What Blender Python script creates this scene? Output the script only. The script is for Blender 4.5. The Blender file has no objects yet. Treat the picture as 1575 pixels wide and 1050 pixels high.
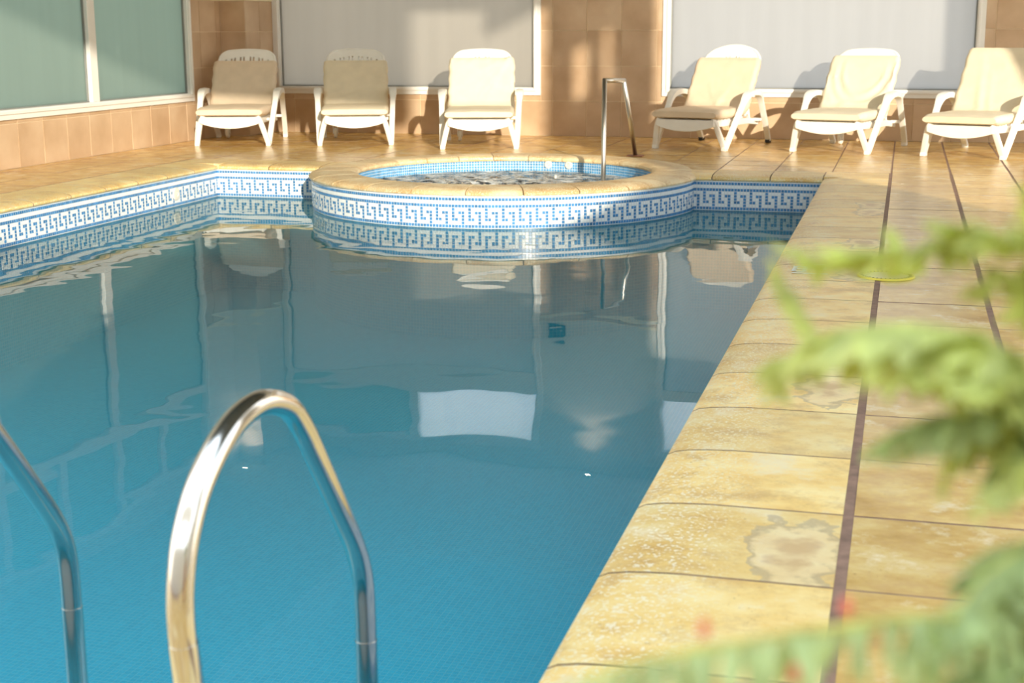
import bpy, bmesh, math, random
import numpy as np
from mathutils import Vector, Matrix, noise as mnoise

random.seed(7)
sc = bpy.context.scene
col = sc.collection

# ------------------------------------------------------------------ camera
Rr = Vector((0.9650, 0.2610, -0.0038)); Uu = Vector((-0.0520, 0.2064, 0.9771)); Ff = Vector((-0.2560, 0.9431, -0.2124))
def cam_axes():
    yaw, pitch, roll = math.radians(15.187), math.radians(12.264), math.radians(-0.2215)
    f0 = Vector((-math.sin(yaw), math.cos(yaw), 0)); r0 = Vector((math.cos(yaw), math.sin(yaw), 0)); u0 = Vector((0, 0, 1))
    f = f0*math.cos(pitch) - u0*math.sin(pitch); u = u0*math.cos(pitch) + f0*math.sin(pitch)
    r = r0*math.cos(roll) + u*math.sin(roll); u2 = u*math.cos(roll) - r0*math.sin(roll)
    return r, u2, f
cr, cu, cf = cam_axes()
cd = bpy.data.cameras.new('camera'); cam = bpy.data.objects.new('camera', cd); col.objects.link(cam)
M3 = Matrix((cr, cu, -cf)).transposed()
cam.matrix_world = Matrix.Translation((0, 0, 1.15)) @ M3.to_4x4()
cd.sensor_width = 36.0; cd.lens = 2205.2/1575*36.0; cd.clip_start = 0.05; cd.clip_end = 200
cd.dof.use_dof = True; cd.dof.focus_distance = 6.5; cd.dof.aperture_fstop = 5.4
sc.camera = cam
CAMP = Vector((0, 0, 1.15))
def px(p):
    q = Vector(p) - CAMP; d = q.dot(cf)
    if d < 0.05: return None
    return (787.5 + 2205.2*q.dot(cr)/d, 525 - 2205.2*q.dot(cu)/d, d)

# ------------------------------------------------------------------ world, sun, exposure
SUN_DIR = Vector((-0.475, 0.862, -0.235)).normalized()
world = bpy.data.worlds.new('world'); sc.world = world; world.use_nodes = True
wn = world.node_tree.nodes; wl = world.node_tree.links; wn.clear()
wo = wn.new('ShaderNodeOutputWorld'); wb = wn.new('ShaderNodeBackground')
tc = wn.new('ShaderNodeTexCoord'); sx = wn.new('ShaderNodeSeparateXYZ'); wr = wn.new('ShaderNodeValToRGB')
wl.new(tc.outputs['Generated'], sx.inputs[0]); wl.new(sx.outputs['Z'], wr.inputs[0])
wr.color_ramp.elements[0].position = 0.0; wr.color_ramp.elements[0].color = (1.0, 0.92, 0.80, 1)
wr.color_ramp.elements[1].position = 0.6; wr.color_ramp.elements[1].color = (0.72, 0.86, 1.0, 1)
wl.new(wr.outputs[0], wb.inputs[0]); wb.inputs[1].default_value = 2.0
wl.new(wb.outputs[0], wo.inputs[0])
sd = bpy.data.lights.new('sun', 'SUN'); sd.energy = 4.3; sd.angle = math.radians(0.6); sd.color = (1.0, 0.88, 0.70)
so = bpy.data.objects.new('sun', sd); col.objects.link(so); so.location = (6, -8, 8)
so.rotation_euler = (-SUN_DIR).to_track_quat('Z', 'Y').to_euler()
vs = sc.view_settings; vs.view_transform = 'Standard'; vs.look = 'None'; vs.exposure = 0.42; vs.gamma = 1.0
vs.use_curve_mapping = False
sc.cycles.use_denoising = True
sc.cycles.max_bounces = 8; sc.cycles.diffuse_bounces = 4; sc.cycles.glossy_bounces = 5; sc.cycles.transparent_max_bounces = 12
sc.cycles.caustics_reflective = False; sc.cycles.caustics_refractive = False
sc.cycles.sample_clamp_indirect = 6.0

# ------------------------------------------------------------------ materials
def mat(name):
    m = bpy.data.materials.new(name); m.use_nodes = True
    return m, m.node_tree.nodes, m.node_tree.links, m.node_tree.nodes['Principled BSDF']
def N(nt, t, **k):
    n = nt.new(t)
    for a, b in k.items(): setattr(n, a, b)
    return n
def ramp(nt, pts):
    r = nt.new('ShaderNodeValToRGB'); e = r.color_ramp.elements
    while len(e) < len(pts): e.new(0.5)
    for i, (p, c) in enumerate(pts): e[i].position = p; e[i].color = (*c, 1) if len(c) == 3 else c
    return r
def plain(name, c, rough=0.5, metal=0.0, noise_amt=0.06, scale=8.0, bump=0.0, spec=0.5, bscale=60):
    m, n, l, b = mat(name)
    t = N(n, 'ShaderNodeTexCoord'); no = N(n, 'ShaderNodeTexNoise'); no.inputs['Scale'].default_value = scale; no.inputs['Detail'].default_value = 4
    l.new(t.outputs['Object'], no.inputs['Vector'])
    lo = tuple(max(0, x*(1-noise_amt)) for x in c); hi = tuple(min(1, x*(1+noise_amt)) for x in c)
    r = ramp(n, [(0.3, lo), (0.7, hi)]); l.new(no.outputs['Fac'], r.inputs[0]); l.new(r.outputs[0], b.inputs['Base Color'])
    b.inputs['Roughness'].default_value = rough; b.inputs['Metallic'].default_value = metal
    b.inputs['Specular IOR Level'].default_value = spec
    if bump > 0:
        n2 = N(n, 'ShaderNodeTexNoise'); n2.inputs['Scale'].default_value = bscale; n2.inputs['Detail'].default_value = 3
        l.new(t.outputs['Object'], n2.inputs['Vector'])
        bp = N(n, 'ShaderNodeBump'); bp.inputs['Strength'].default_value = bump; bp.inputs['Distance'].default_value = 0.01
        l.new(n2.outputs['Fac'], bp.inputs['Height']); l.new(bp.outputs[0], b.inputs['Normal'])
    return m

def stone_mat(name, rough, stains, specks, tones=None):
    """ochre stone paver: cloudy mottling, brown pits, per tile tint; all in world position plus a per-object offset"""
    m, n, l, b = mat(name)
    g = N(n, 'ShaderNodeNewGeometry'); oi = N(n, 'ShaderNodeObjectInfo')
    off = N(n, 'ShaderNodeVectorMath', operation='SCALE'); comb = N(n, 'ShaderNodeCombineXYZ')
    for i in range(3): l.new(oi.outputs['Random'], comb.inputs[i])
    l.new(comb.outputs[0], off.inputs[0]); off.inputs['Scale'].default_value = 40
    add = N(n, 'ShaderNodeVectorMath', operation='ADD'); l.new(g.outputs['Position'], add.inputs[0]); l.new(off.outputs[0], add.inputs[1])
    sc1 = N(n, 'ShaderNodeMapping'); sc1.inputs['Scale'].default_value = (3.0, 4.4, 3.0); l.new(add.outputs[0], sc1.inputs[0])
    n1 = N(n, 'ShaderNodeTexNoise'); n1.inputs['Scale'].default_value = 1.5; n1.inputs['Detail'].default_value = 8; n1.inputs['Roughness'].default_value = 0.65
    l.new(sc1.outputs[0], n1.inputs['Vector'])
    r1 = ramp(n, tones or [(0.28, (0.56, 0.33, 0.12)), (0.45, (0.72, 0.49, 0.21)), (0.60, (0.80, 0.61, 0.31)), (0.78, (0.88, 0.75, 0.46))])
    l.new(n1.outputs['Fac'], r1.inputs[0])
    # per tile tint
    hsv = N(n, 'ShaderNodeHueSaturation'); mr = N(n, 'ShaderNodeMapRange'); mr.inputs[3].default_value = 0.86; mr.inputs[4].default_value = 1.10
    l.new(oi.outputs['Random'], mr.inputs[0]); l.new(mr.outputs[0], hsv.inputs['Value']); l.new(r1.outputs[0], hsv.inputs['Color'])
    cur = hsv.outputs[0]
    def mixin(cur, fac, c):
        mx = N(n, 'ShaderNodeMix', data_type='RGBA'); l.new(fac, mx.inputs[0]); l.new(cur, mx.inputs[6]); mx.inputs[7].default_value = (*c, 1)
        return mx.outputs[2]
    # brown pits
    n2 = N(n, 'ShaderNodeTexNoise'); n2.inputs['Scale'].default_value = 90; n2.inputs['Detail'].default_value = 3; l.new(add.outputs[0], n2.inputs['Vector'])
    n2b = N(n, 'ShaderNodeTexNoise'); n2b.inputs['Scale'].default_value = 6; l.new(add.outputs[0], n2b.inputs['Vector'])
    r2 = ramp(n, [(0.66, (0, 0, 0)), (0.74, (1, 1, 1))]); l.new(n2.outputs['Fac'], r2.inputs[0])
    r2b = ramp(n, [(0.50, (0, 0, 0)), (0.62, (0.8, 0.8, 0.8))]); l.new(n2b.outputs['Fac'], r2b.inputs[0])
    mm = N(n, 'ShaderNodeMath', operation='MULTIPLY'); l.new(r2.outputs[0], mm.inputs[0]); l.new(r2b.outputs[0], mm.inputs[1])
    cur = mixin(cur, mm.outputs[0], (0.30, 0.15, 0.05))
    n6 = N(n, 'ShaderNodeTexNoise'); n6.inputs['Scale'].default_value = 4.5; n6.inputs['Detail'].default_value = 10; n6.inputs['Roughness'].default_value = 0.75; l.new(add.outputs[0], n6.inputs['Vector'])
    r6 = ramp(n, [(0.50, (0, 0, 0)), (0.62, (0.55,)*3)]); l.new(n6.outputs['Fac'], r6.inputs[0]); cur = mixin(cur, r6.outputs[0], (0.55, 0.33, 0.13))
    r7 = ramp(n, [(0.36, (0.6,)*3), (0.46, (0, 0, 0))]); l.new(n6.outputs['Fac'], r7.inputs[0]); cur = mixin(cur, r7.outputs[0], (0.90, 0.79, 0.55))
    sx = N(n, 'ShaderNodeSeparateXYZ'); l.new(g.outputs['Position'], sx.inputs[0])
    if specks:   # pale worn grains on the rounded lip
        n3 = N(n, 'ShaderNodeTexNoise'); n3.inputs['Scale'].default_value = 95; n3.inputs['Detail'].default_value = 2; l.new(g.outputs['Position'], n3.inputs['Vector'])
        r3 = ramp(n, [(0.56, (0, 0, 0)), (0.62, (0.75, 0.75, 0.75))]); l.new(n3.outputs['Fac'], r3.inputs[0])
        m3 = N(n, 'ShaderNodeMapRange'); m3.inputs[1].default_value = -0.28; m3.inputs[2].default_value = -0.42; l.new(sx.outputs['X'], m3.inputs[0])
        m3m = N(n, 'ShaderNodeMath', operation='MULTIPLY'); l.new(r3.outputs[0], m3m.inputs[0]); l.new(m3.outputs[0], m3m.inputs[1])
        cur = mixin(cur, m3m.outputs[0], (0.92, 0.84, 0.62))
    if stains:   # dried-water rings beside the wide joint
        def M(op, x, y=None):
            k = N(n, 'ShaderNodeMath', operation=op)
            for i, q in enumerate((x, y)):
                if q is None: continue
                if isinstance(q, (int, float)): k.inputs[i].default_value = q
                else: l.new(q, k.inputs[i])
            return k.outputs[0]
        n4 = N(n, 'ShaderNodeTexNoise'); n4.inputs['Scale'].default_value = 9; n4.inputs['Detail'].default_value = 5; l.new(add.outputs[0], n4.inputs['Vector'])
        cy = M('ADD', M('MULTIPLY', M('SUBTRACT', oi.outputs['Random'], 0.5), 0.3), 0.5)
        fy = M('FRACT', M('DIVIDE', M('SUBTRACT', sx.outputs['Y'], 2.913-0.48*10), 0.48))
        ex = M('DIVIDE', M('ADD', sx.outputs['X'], 0.185), 0.085); ey = M('DIVIDE', M('SUBTRACT', fy, cy), 0.40)
        dd = M('ADD', M('SQRT', M('ADD', M('MULTIPLY', ex, ex), M('MULTIPLY', ey, ey))), M('MULTIPLY', M('SUBTRACT', n4.outputs['Fac'], 0.5), 2.6))
        st = M('MULTIPLY', M('GREATER_THAN', M('FRACT', M('MULTIPLY', oi.outputs['Random'], 7.31)), 0.35), 1.0)
        for pts, c_ in (([(0.55, (0.4,)*3), (0.95, (0.3,)*3), (1.0, (0,)*3), (1.01, (0,)*3)], (0.84, 0.71, 0.48)), ([(0.0, (0.7,)*3), (0.25, (0.6,)*3), (0.50, (0,)*3), (0.8, (0,)*3)], (0.52, 0.30, 0.13)), ([(0.72, (0,)*3), (0.88, (0.5,)*3), (0.98, (0.4,)*3), (1.0, (0,)*3)], (0.30, 0.22, 0.13))):
            rp_ = ramp(n, [(p*0.9, q) for p, q in pts]); l.new(M('MULTIPLY', dd, 0.72), rp_.inputs[0])
            cur = mixin(cur, M('MULTIPLY', rp_.outputs[0], st), c_)
    l.new(cur, b.inputs['Base Color'])
    rr = N(n, 'ShaderNodeMapRange'); rr.inputs[3].default_value = rough*0.75; rr.inputs[4].default_value = rough*1.3; l.new(n1.outputs['Fac'], rr.inputs[0])
    l.new(rr.outputs[0], b.inputs['Roughness'])
    bp = N(n, 'ShaderNodeBump'); bp.inputs['Strength'].default_value = 0.35; bp.inputs['Distance'].default_value = 0.004
    l.new(n1.outputs['Fac'], bp.inputs['Height']); l.new(bp.outputs[0], b.inputs['Normal'])
    return m
M_STONE = stone_mat('ochre_stone', 0.24, False, False, [(0.30, (0.46, 0.25, 0.06)), (0.45, (0.66, 0.41, 0.12)), (0.58, (0.77, 0.53, 0.19)), (0.74, (0.85, 0.67, 0.33))])
M_COPING = stone_mat('coping_stone', 0.38, True, True, [(0.28, (0.72, 0.43, 0.12)), (0.45, (0.87, 0.59, 0.20)), (0.60, (0.93, 0.71, 0.31)), (0.78, (0.96, 0.84, 0.50))])
M_RIM = stone_mat('rim_stone', 0.45, False, True, [(0.30, (0.62, 0.40, 0.17)), (0.45, (0.76, 0.55, 0.28)), (0.58, (0.84, 0.67, 0.40)), (0.74, (0.90, 0.78, 0.54))])
M_GROUT = plain('deck_grout', (0.27, 0.16, 0.11), 0.8, noise_amt=0.25, scale=20)
M_WGROUT = plain('wall_grout', (0.80, 0.66, 0.46), 0.8)

def wall_tile_mat():
    m, n, l, b = mat('wall_tile')
    g = N(n, 'ShaderNodeNewGeometry'); oi = N(n, 'ShaderNodeObjectInfo')
    comb = N(n, 'ShaderNodeCombineXYZ')
    for i in range(3): l.new(oi.outputs['Random'], comb.inputs[i])
    off = N(n, 'ShaderNodeVectorMath', operation='SCALE'); off.inputs['Scale'].default_value = 30; l.new(comb.outputs[0], off.inputs[0])
    add = N(n, 'ShaderNodeVectorMath', operation='ADD'); l.new(g.outputs['Position'], add.inputs[0]); l.new(off.outputs[0], add.inputs[1])
    n1 = N(n, 'ShaderNodeTexNoise'); n1.inputs['Scale'].default_value = 2.6; n1.inputs['Detail'].default_value = 6; l.new(add.outputs[0], n1.inputs['Vector'])
    r1 = ramp(n, [(0.3, (0.49, 0.33, 0.20)), (0.55, (0.60, 0.43, 0.28)), (0.75, (0.68, 0.52, 0.36))]); l.new(n1.outputs['Fac'], r1.inputs[0])
    l.new(r1.outputs[0], b.inputs['Base Color']); b.inputs['Roughness'].default_value = 0.42
    return m
M_WTILE = wall_tile_mat()
M_PLASTER = plain('upper_plaster', (0.70, 0.68, 0.62), 0.9, noise_amt=0.03)
M_SOFFIT = plain('soffit_paint', (0.72, 0.72, 0.68), 0.85, noise_amt=0.02)
M_ROOF = plain('roof_boards', (0.10, 0.12, 0.13), 0.8, noise_amt=0.1)
M_TRIM = plain('cream_trim', (0.86, 0.78, 0.55), 0.5)
M_FRAME = plain('white_frame', (0.84, 0.84, 0.82), 0.35, noise_amt=0.02)
M_GASKET = plain('grey_gasket', (0.25, 0.26, 0.25), 0.6)
M_PLASTIC = plain('white_resin', (0.86, 0.85, 0.81), 0.32, noise_amt=0.03)
M_CUSH = plain('cream_canvas', (0.78, 0.69, 0.52), 0.85, noise_amt=0.05, bump=0.15, bscale=250, spec=0.2)
M_CUSH2 = plain('tan_canvas', (0.74, 0.61, 0.46), 0.85, noise_amt=0.05, bump=0.15, bscale=250, spec=0.2)
M_CUSH3 = plain('ivory_canvas', (0.76, 0.69, 0.54), 0.85, noise_amt=0.04, bump=0.15, bscale=250, spec=0.2)
M_STEEL = plain('polished_steel', (0.72, 0.68, 0.62), 0.13, metal=1.0, noise_amt=0.04)
M_STEEL2 = plain('satin_steel', (0.62, 0.58, 0.52), 0.28, metal=1.0, noise_amt=0.04)
M_BLACK = plain('dark_rubber', (0.03, 0.03, 0.03), 0.6)
M_FIT = plain('fitting_plastic', (0.85, 0.80, 0.70), 0.4, noise_amt=0.04)
M_YELLOW = plain('yellow_paint', (0.85, 0.68, 0.06), 0.5)
M_WHITEPAINT = plain('white_paint', (0.88, 0.88, 0.85), 0.7)
M_MW = plain('white_mosaic', (0.84, 0.87, 0.88), 0.18, noise_amt=0.05, scale=30)
M_MB = plain('blue_mosaic', (0.07, 0.24, 0.50), 0.18, noise_amt=0.35, scale=25)
M_MG = plain('mosaic_grout', (0.70, 0.74, 0.76), 0.7)
M_MS = plain('spa_blue_mosaic', (0.10, 0.34, 0.62), 0.2, noise_amt=0.3, scale=25)
M_POT = plain('terracotta', (0.45, 0.22, 0.12), 0.8, noise_amt=0.15)
M_SOIL = plain('soil', (0.06, 0.04, 0.03), 0.95, noise_amt=0.4, scale=40)

def pane_mat(name, c, glow=0.35, streaks=False):
    """frosted glazing: diffuse film, translucent to the daylight behind, soft sheen"""
    m, n, l, b = mat(name); out = n['Material Output']
    t = N(n, 'ShaderNodeNewGeometry'); mp = N(n, 'ShaderNodeMapping'); mp.inputs['Scale'].default_value = (6, 6, 0.35); l.new(t.outputs['Position'], mp.inputs[0])
    no = N(n, 'ShaderNodeTexNoise'); no.inputs['Scale'].default_value = 1.6; no.inputs['Detail'].default_value = 5; l.new(mp.outputs[0], no.inputs['Vector'])
    r = ramp(n, [(0.3, tuple(x*0.98 for x in c)), (0.7, tuple(min(1, x*1.02) for x in c))]); l.new(no.outputs['Fac'], r.inputs[0])
    cur = r.outputs[0]
    if streaks:
        mp2 = N(n, 'ShaderNodeMapping'); mp2.inputs['Scale'].default_value = (40, 22, 2.2); l.new(t.outputs['Position'], mp2.inputs[0])
        n2 = N(n, 'ShaderNodeTexNoise'); n2.inputs['Scale'].default_value = 1.0; n2.inputs['Detail'].default_value = 1; l.new(mp2.outputs[0], n2.inputs['Vector'])
        r2 = ramp(n, [(0.76, (0, 0, 0)), (0.82, (0.7, 0.7, 0.7))]); l.new(n2.outputs['Fac'], r2.inputs[0])
        mx = N(n, 'ShaderNodeMix', data_type='RGBA'); l.new(r2.outputs[0], mx.inputs[0]); l.new(cur, mx.inputs[6]); mx.inputs[7].default_value = (0.8, 0.85, 0.8, 1); cur = mx.outputs[2]
    l.new(cur, b.inputs['Base Color']); b.inputs['Roughness'].default_value = 0.45
    tr = N(n, 'ShaderNodeBsdfTranslucent'); l.new(cur, tr.inputs[0])
    ms = N(n, 'ShaderNodeMixShader'); ms.inputs[0].default_value = glow
    l.new(b.outputs[0], ms.inputs[1]); l.new(tr.outputs[0], ms.inputs[2]); l.new(ms.outputs[0], out.inputs[0])
    return m
M_PANE_L = pane_mat('frosted_green_glass', (0.38, 0.46, 0.42), 0.7, True)
M_PANE_B = pane_mat('frosted_grey_glass', (0.52, 0.50, 0.46), 0.7)
M_PANE_R = pane_mat('frosted_pale_glass', (0.56, 0.565, 0.565), 0.75)

M_PANE_SKY = pane_mat('clear_bright_glass', (0.93, 0.95, 1.0), 0.95)

def pool_tile_mat():
    m, n, l, b = mat('pool_blue_mosaic')
    g = N(n, 'ShaderNodeNewGeometry')
    sx = N(n, 'ShaderNodeSeparateXYZ'); l.new(g.outputs['Position'], sx.inputs[0])
    sn = N(n, 'ShaderNodeSeparateXYZ'); l.new(g.outputs['Normal'], sn.inputs[0])
    def line(axis):
        d = N(n, 'ShaderNodeMath', operation='DIVIDE'); l.new(sx.outputs[axis], d.inputs[0]); d.inputs[1].default_value = 0.025
        f = N(n, 'ShaderNodeMath', operation='FRACT'); l.new(d.outputs[0], f.inputs[0])
        c = N(n, 'ShaderNodeMath', operation='LESS_THAN'); l.new(f.outputs[0], c.inputs[0]); c.inputs[1].default_value = 0.12
        an = N(n, 'ShaderNodeMath', operation='ABSOLUTE'); l.new(sn.outputs[axis], an.inputs[0])
        lt = N(n, 'ShaderNodeMath', operation='LESS_THAN'); l.new(an.outputs[0], lt.inputs[0]); lt.inputs[1].default_value = 0.7
        mu = N(n, 'ShaderNodeMath', operation='MULTIPLY'); l.new(c.outputs[0], mu.inputs[0]); l.new(lt.outputs[0], mu.inputs[1])
        return mu.outputs[0]
    a, c2, d2 = line('X'), line('Y'), line('Z')
    m1 = N(n, 'ShaderNodeMath', operation='MAXIMUM'); l.new(a, m1.inputs[0]); l.new(c2, m1.inputs[1])
    m2 = N(n, 'ShaderNodeMath', operation='MAXIMUM'); l.new(m1.outputs[0], m2.inputs[0]); l.new(d2, m2.inputs[1])
    sc_ = N(n, 'ShaderNodeVectorMath', operation='SCALE'); sc_.inputs['Scale'].default_value = 40.0; l.new(g.outputs['Position'], sc_.inputs[0])
    fl = N(n, 'ShaderNodeVectorMath', operation='FLOOR'); l.new(sc_.outputs[0], fl.inputs[0])
    wnz = N(n, 'ShaderNodeTexWhiteNoise'); l.new(fl.outputs[0], wnz.inputs['Vector'])
    r = ramp(n, [(0.0, (0.03, 0.56, 0.78)), (1.0, (0.06, 0.66, 0.86))]); l.new(wnz.outputs['Value'], r.inputs[0])
    mx = N(n, 'ShaderNodeMix', data_type='RGBA'); fm = N(n, 'ShaderNodeMath', operation='MULTIPLY'); fm.inputs[1].default_value = 0.8
    l.new(m2.outputs[0], fm.inputs[0]); l.new(fm.outputs[0], mx.inputs[0]); l.new(r.outputs[0], mx.inputs[6]); mx.inputs[7].default_value = (0.35, 0.75, 0.85, 1)
    l.new(mx.outputs[2], b.inputs['Base Color']); b.inputs['Roughness'].default_value = 0.5
    return m
M_POOL = pool_tile_mat()

def water_mat(name, tint, scale, dist, foam=False, ior=1.33, milk=None):
    m, n, l, b = mat(name); out = n['Material Output']
    g = N(n, 'ShaderNodeNewGeometry')
    mp = N(n, 'ShaderNodeMapping'); mp.inputs['Scale'].default_value = (1.0, 1.0, 1.0); l.new(g.outputs['Position'], mp.inputs[0])
    n1 = N(n, 'ShaderNodeTexNoise'); n1.inputs['Scale'].default_value = scale; n1.inputs['Detail'].default_value = 2.0; n1.inputs['Roughness'].default_value = 0.45
    n1.inputs['Distortion'].default_value = 0.3
    l.new(mp.outputs[0], n1.inputs['Vector'])
    bp = N(n, 'ShaderNodeBump'); bp.inputs['Strength'].default_value = 1.0; bp.inputs['Distance'].default_value = dist
    l.new(n1.outputs['Fac'], bp.inputs['Height'])
    gl = N(n, 'ShaderNodeBsdfGlossy'); gl.inputs['Roughness'].default_value = 0.0; l.new(bp.outputs[0], gl.inputs['Normal'])
    tr = N(n, 'ShaderNodeBsdfTransparent'); tr.inputs[0].default_value = (*tint, 1)
    body = tr.outputs[0]
    if milk:   # fine suspended matter: part of the light scatters back instead of passing
        dm = N(n, 'ShaderNodeBsdfDiffuse'); dm.inputs[0].default_value = (*milk[0], 1)
        mk = N(n, 'ShaderNodeMixShader'); mk.inputs[0].default_value = milk[1]; l.new(tr.outputs[0], mk.inputs[1]); l.new(dm.outputs[0], mk.inputs[2]); body = mk.outputs[0]
    fr = N(n, 'ShaderNodeFresnel'); fr.inputs['IOR'].default_value = ior; l.new(bp.outputs[0], fr.inputs['Normal'])
    ms = N(n, 'ShaderNodeMixShader'); l.new(fr.outputs[0], ms.inputs[0]); l.new(body, ms.inputs[1]); l.new(gl.outputs[0], ms.inputs[2])
    last = ms.outputs[0]
    if foam:
        n2 = N(n, 'ShaderNodeTexNoise'); n2.inputs['Scale'].default_value = 7; n2.inputs['Detail'].default_value = 7; n2.inputs['Roughness'].default_value = 0.7; l.new(g.outputs['Position'], n2.inputs['Vector'])
        r = ramp(n, [(0.44, (0, 0, 0)), (0.60, (0.85, 0.85, 0.85))]); l.new(n2.outputs['Fac'], r.inputs[0])
        df = N(n, 'ShaderNodeBsdfDiffuse'); df.inputs[0].default_value = (0.85, 0.9, 0.92, 1)
        m2 = N(n, 'ShaderNodeMixShader'); l.new(r.outputs[0], m2.inputs[0]); l.new(last, m2.inputs[1]); l.new(df.outputs[0], m2.inputs[2]); last = m2.outputs[0]
    l.new(last, out.inputs[0])
    n.remove(b)
    return m
M_WATER = water_mat('pool_water', (0.84, 0.985, 0.99), 1.5, 0.0045, milk=((0.07, 0.59, 0.79), 0.33))
M_SPAWATER = water_mat('spa_water', (0.6, 0.88, 0.95), 14.0, 0.05, foam=True)

def leaf_mat(name, c):
    m, n, l, b = mat(name); out = n['Material Output']
    oi = N(n, 'ShaderNodeNewGeometry'); no = N(n, 'ShaderNodeTexNoise'); no.inputs['Scale'].default_value = 45; l.new(oi.outputs['Position'], no.inputs['Vector'])
    r = ramp(n, [(0.3, tuple(x*0.75 for x in c)), (0.7, tuple(min(1, x*1.25) for x in c))]); l.new(no.outputs['Fac'], r.inputs[0])
    l.new(r.outputs[0], b.inputs['Base Color']); b.inputs['Roughness'].default_value = 0.4
    tr = N(n, 'ShaderNodeBsdfTranslucent'); l.new(r.outputs[0], tr.inputs[0])
    ms = N(n, 'ShaderNodeMixShader'); ms.inputs[0].default_value = 0.45
    l.new(b.outputs[0], ms.inputs[1]); l.new(tr.outputs[0], ms.inputs[2]); l.new(ms.outputs[0], out.inputs[0])
    return m
M_LEAF = leaf_mat('frond_green', (0.66, 0.71, 0.24))
M_LEAF_B = leaf_mat('frond_blue_green', (0.50, 0.61, 0.27))
M_LEAF_Y = leaf_mat('frond_yellow', (0.74, 0.72, 0.24))
M_BUD = leaf_mat('pink_bud', (0.80, 0.25, 0.18))

# ------------------------------------------------------------------ mesh helpers
class MB:
    def __init__(s): s.v = []; s.f = []; s.mi = []
    def add(s, vs, fs, mi=0):
        k = len(s.v); s.v += [tuple(v) for v in vs]; s.f += [tuple(i+k for i in f) for f in fs]; s.mi += [mi]*len(fs)
    def box(s, a, b, mi=0, bev=0.0):
        x0, y0, z0 = a; x1, y1, z1 = b
        if bev <= 0:
            s.add([(x0,y0,z0),(x1,y0,z0),(x1,y1,z0),(x0,y1,z0),(x0,y0,z1),(x1,y0,z1),(x1,y1,z1),(x0,y1,z1)],
                  [(0,3,2,1),(4,5,6,7),(0,1,5,4),(1,2,6,5),(2,3,7,6),(3,0,4,7)], mi)
        else:
            e = bev
            s.add([(x0,y0,z0),(x1,y0,z0),(x1,y1,z0),(x0,y1,z0),(x0,y0,z1-e),(x1,y0,z1-e),(x1,y1,z1-e),(x0,y1,z1-e),
                   (x0+e,y0+e,z1),(x1-e,y0+e,z1),(x1-e,y1-e,z1),(x0+e,y1-e,z1)],
                  [(0,3,2,1),(0,1,5,4),(1,2,6,5),(2,3,7,6),(3,0,4,7),(4,5,9,8),(5,6,10,9),(6,7,11,10),(7,4,8,11),(8,9,10,11)], mi)
    def prism(s, poly, axis, a, b, mi=0):
        """extrude a 2D polygon along axis ('x','y','z') from a to b"""
        def P(u, v, w):
            return (w, u, v) if axis == 'x' else ((u, w, v) if axis == 'y' else (u, v, w))
        n = len(poly); vs = [P(u, v, a) for u, v in poly] + [P(u, v, b) for u, v in poly]
        fs = [tuple(range(n))[::-1], tuple(range(n, 2*n))] + [(i, (i+1) % n, n+(i+1) % n, n+i) for i in range(n)]
        s.add(vs, fs, mi)
    def sweep(s, path, prof, mi=0, up=(0,0,1), scales=None, caps=True, closed=False):
        """profile (list of (u,v)) swept along the 3D path"""
        P = [Vector(p) for p in path]; n = len(P); m = len(prof); rings = []
        upv = Vector(up)
        for i, p in enumerate(P):
            if closed: t = (P[(i+1) % n]-P[(i-1) % n])
            else: t = (P[min(i+1, n-1)]-P[max(i-1, 0)])
            t.normalize(); sv = t.cross(upv)
            if sv.length < 1e-4: sv = t.cross(Vector((1, 0, 0)))
            sv.normalize(); w = sv.cross(t); k = scales[i] if scales else 1.0
            rings.append([tuple(p + sv*(u*k) + w*(v*k)) for u, v in prof])
        vs = [q for r in rings for q in r]; fs = []
        for i in range(n if closed else n-1):
            j = (i+1) % n
            for k in range(m):
                fs.append((i*m+k, i*m+(k+1) % m, j*m+(k+1) % m, j*m+k))
        if caps and not closed: fs += [tuple(range(m))[::-1], tuple((n-1)*m+k for k in range(m))]
        s.add(vs, fs, mi)
    def tube(s, path, r, seg=12, mi=0, scales=None, up=(0, 0, 1)):
        s.sweep(path, [(r*math.cos(2*math.pi*k/seg), r*math.sin(2*math.pi*k/seg)) for k in range(seg)], mi, up=up, scales=scales)
    def lathe(s, prof, seg=32, mi=0, c=(0, 0, 0), axis='z', a0=0, a1=2*math.pi):
        full = abs(a1-a0-2*math.pi) < 1e-6; n = len(prof); cnt = seg if full else seg+1; vs = []
        for k in range(cnt):
            a = a0+(a1-a0)*k/seg; ca, sa = math.cos(a), math.sin(a)
            for r, h in prof:
                if axis == 'z': vs.append((c[0]+r*ca, c[1]+r*sa, c[2]+h))
                elif axis == 'y': vs.append((c[0]+r*ca, c[1]+h, c[2]+r*sa))
                else: vs.append((c[0]+h, c[1]+r*ca, c[2]+r*sa))
        fs = []
        for k in range(seg):
            j = (k+1) % cnt
            for i in range(n-1): fs.append((k*n+i, j*n+i, j*n+i+1, k*n+i+1))
        s.add(vs, fs, mi)
    def build(s, name, mats, parent=None, smooth=False, fix=True):
        me = bpy.data.meshes.new(name); me.from_pydata(s.v, [], s.f)
        if not isinstance(mats, (list, tuple)): mats = [mats]
        for m in mats: me.materials.append(m)
        if len(mats) > 1: me.polygons.foreach_set('material_index', s.mi)
        if smooth: me.polygons.foreach_set('use_smooth', [True]*len(me.polygons))
        me.update()
        if fix:
            bm = bmesh.new(); bm.from_mesh(me); bmesh.ops.recalc_face_normals(bm, faces=bm.faces); bm.to_mesh(me); bm.free()
        return link(name, me, parent)
def link(name, me, parent=None):
    o = bpy.data.objects.new(name, me); col.objects.link(o)
    if parent is not None: o.parent = parent
    return o
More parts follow.
